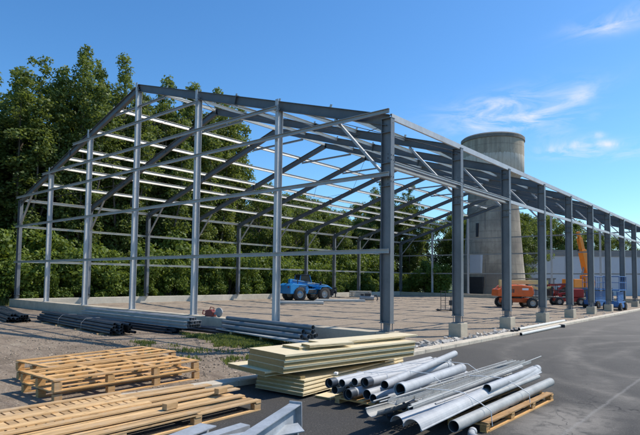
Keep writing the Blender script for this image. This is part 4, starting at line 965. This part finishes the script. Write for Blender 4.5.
# right bundle of slate tubes on pale planks
for (p,q,l) in (((-7.3,-.95,.20),(-1.2,-2.35,.27),'long pale grey metal sheet under the slate tubes, nearer the camera'),((-7.0,-.68,.2),(-1.7,-1.55,.25),'pale grey metal sheet under the slate tubes, nearer the hall')):
    m=MB(); m.prism(p,q,[(-.2,-.02),(.2,-.02),(.2,.02),(-.2,.02)]); setp(obj('metal_sheet',m,M['zinc2'],org=p),l,'metal sheet')
for (x,y,l) in ((-6.2,-1.0,'left'),(-4.2,-1.35,'middle'),(-2.2,-1.75,'right')):
    m=MB(); m.box((x,y,.09),(.12,.7,.17)); setp(obj('timber_bearer',m,M['wood2'],org=(x,y,0)),l+' timber block holding up the slate tubes by the gable wall','timber','blocks under the slate tubes')
bundle('slate grey tube in the bundle by the gable wall, behind the insulated panels','slate grey tubes by the gable wall',(-7.0,-.75,.25),(-2.15,-1.5,.28),[5,3,1],.078,'slate' if 'slate' in M else 'dark',6,lenvar=.3)
# white pipes on the kerb
for (p,q,l) in (((.98,8.3,.175),(.86,15.1,.175),'long white pipe lying on the kerb before the fourth column'),((1.42,7.3,.07),(1.34,13.4,.07),'white pipe lying on the asphalt against the kerb')):
    pipe(l,p,q,.06,'white_panel',None)
m=MB(); m.box((1.38,12.9,.07),(.25,.5,.12),rz=.3); setp(obj('plastic_scrap',m,M['cap'],org=(1.38,12.9,0)),'black plastic scrap beside the white pipes at the kerb','scrap')
for (x,y,w1,w2,rz,l) in ((1.0,7.9,.12,.2,.8,'longer'),(.95,7.6,.14,.1,.2,'shorter')):
    m=MB(); m.box((x,y,.155),(w1,w2,.07),rz=rz); setp(obj('rubber_scrap',m,M['cap'],org=(x,y,.12)),l+' black rubber scrap on the kerb by the white pipe end','scrap')
# white sheets and timber inside the hall
for (c,L,h,z,rz,l) in (((-21.6,18.9),4.3,.22,0,a,'long white sheet pack on the hall floor in front of the blue handler'),((-22.2,25.3),4.8,.25,0,a+.08,'second white sheet pack, right of the blue handler')):
    t=thing('sheet_pack',l,'sheet pack',(c[0],c[1],0),rz,None,world=False)
    m=MB()
    for i in range(3): m.box((.04*i,0,.10+i*.065),(L-.1*i,1.0,.055)); 
    obj('sheets',m,M['white_panel'],t); m=MB()
    for x in (-L*.35,0,L*.35): m.box((x,0,.035),(.1,1.0,.065))
    obj('bearer',m,M['wood2'],t)
t=thing('compressor','low grey machine with hoses at the end of the white sheet pack','compressor',(-21.4,28.6,0),a,world=False)
m=MB(); m.tube((-.7,0,.35),(.7,0,.35),.25,14); obj('tank',m,M['grey'],t); m=MB(); m.box((.1,0,.68),(.6,.4,.26)); m.box((-.45,0,.66),(.3,.35,.2)); obj('motor',m,M['black'],t,bevel=.03)
m=MB(); m.path([(.6,0,.6),(.95,.1,.65),(1.1,.1,.3),(1.0,0,.1)],.05,6); obj('hose',m,M['black'],t)
t=thing('timber_stack','pale timber stack against the far wall right of the blue handler','timber stack',(-28.5,37.2,0),a,world=False)
for j in range(4):
    m=MB()
    for i in range(4): m.box((0,-.5+.3*i,.12+.2*j),(2.6,.22,.12))
    obj('board_layer',m,M['conc_pale'],t); 
m=MB()
for x in (-1.0,1.0):
    for j in range(4): m.box((x,-.05,.03+.2*j),(.1,1.1,.058))
obj('spacer',m,M['wood2'],t)
scene.cycles.use_denoising=True
scene.cycles.use_light_tree=False; scene.cycles.max_bounces=4; scene.cycles.diffuse_bounces=2; scene.cycles.glossy_bounces=2; scene.cycles.transmission_bounces=2
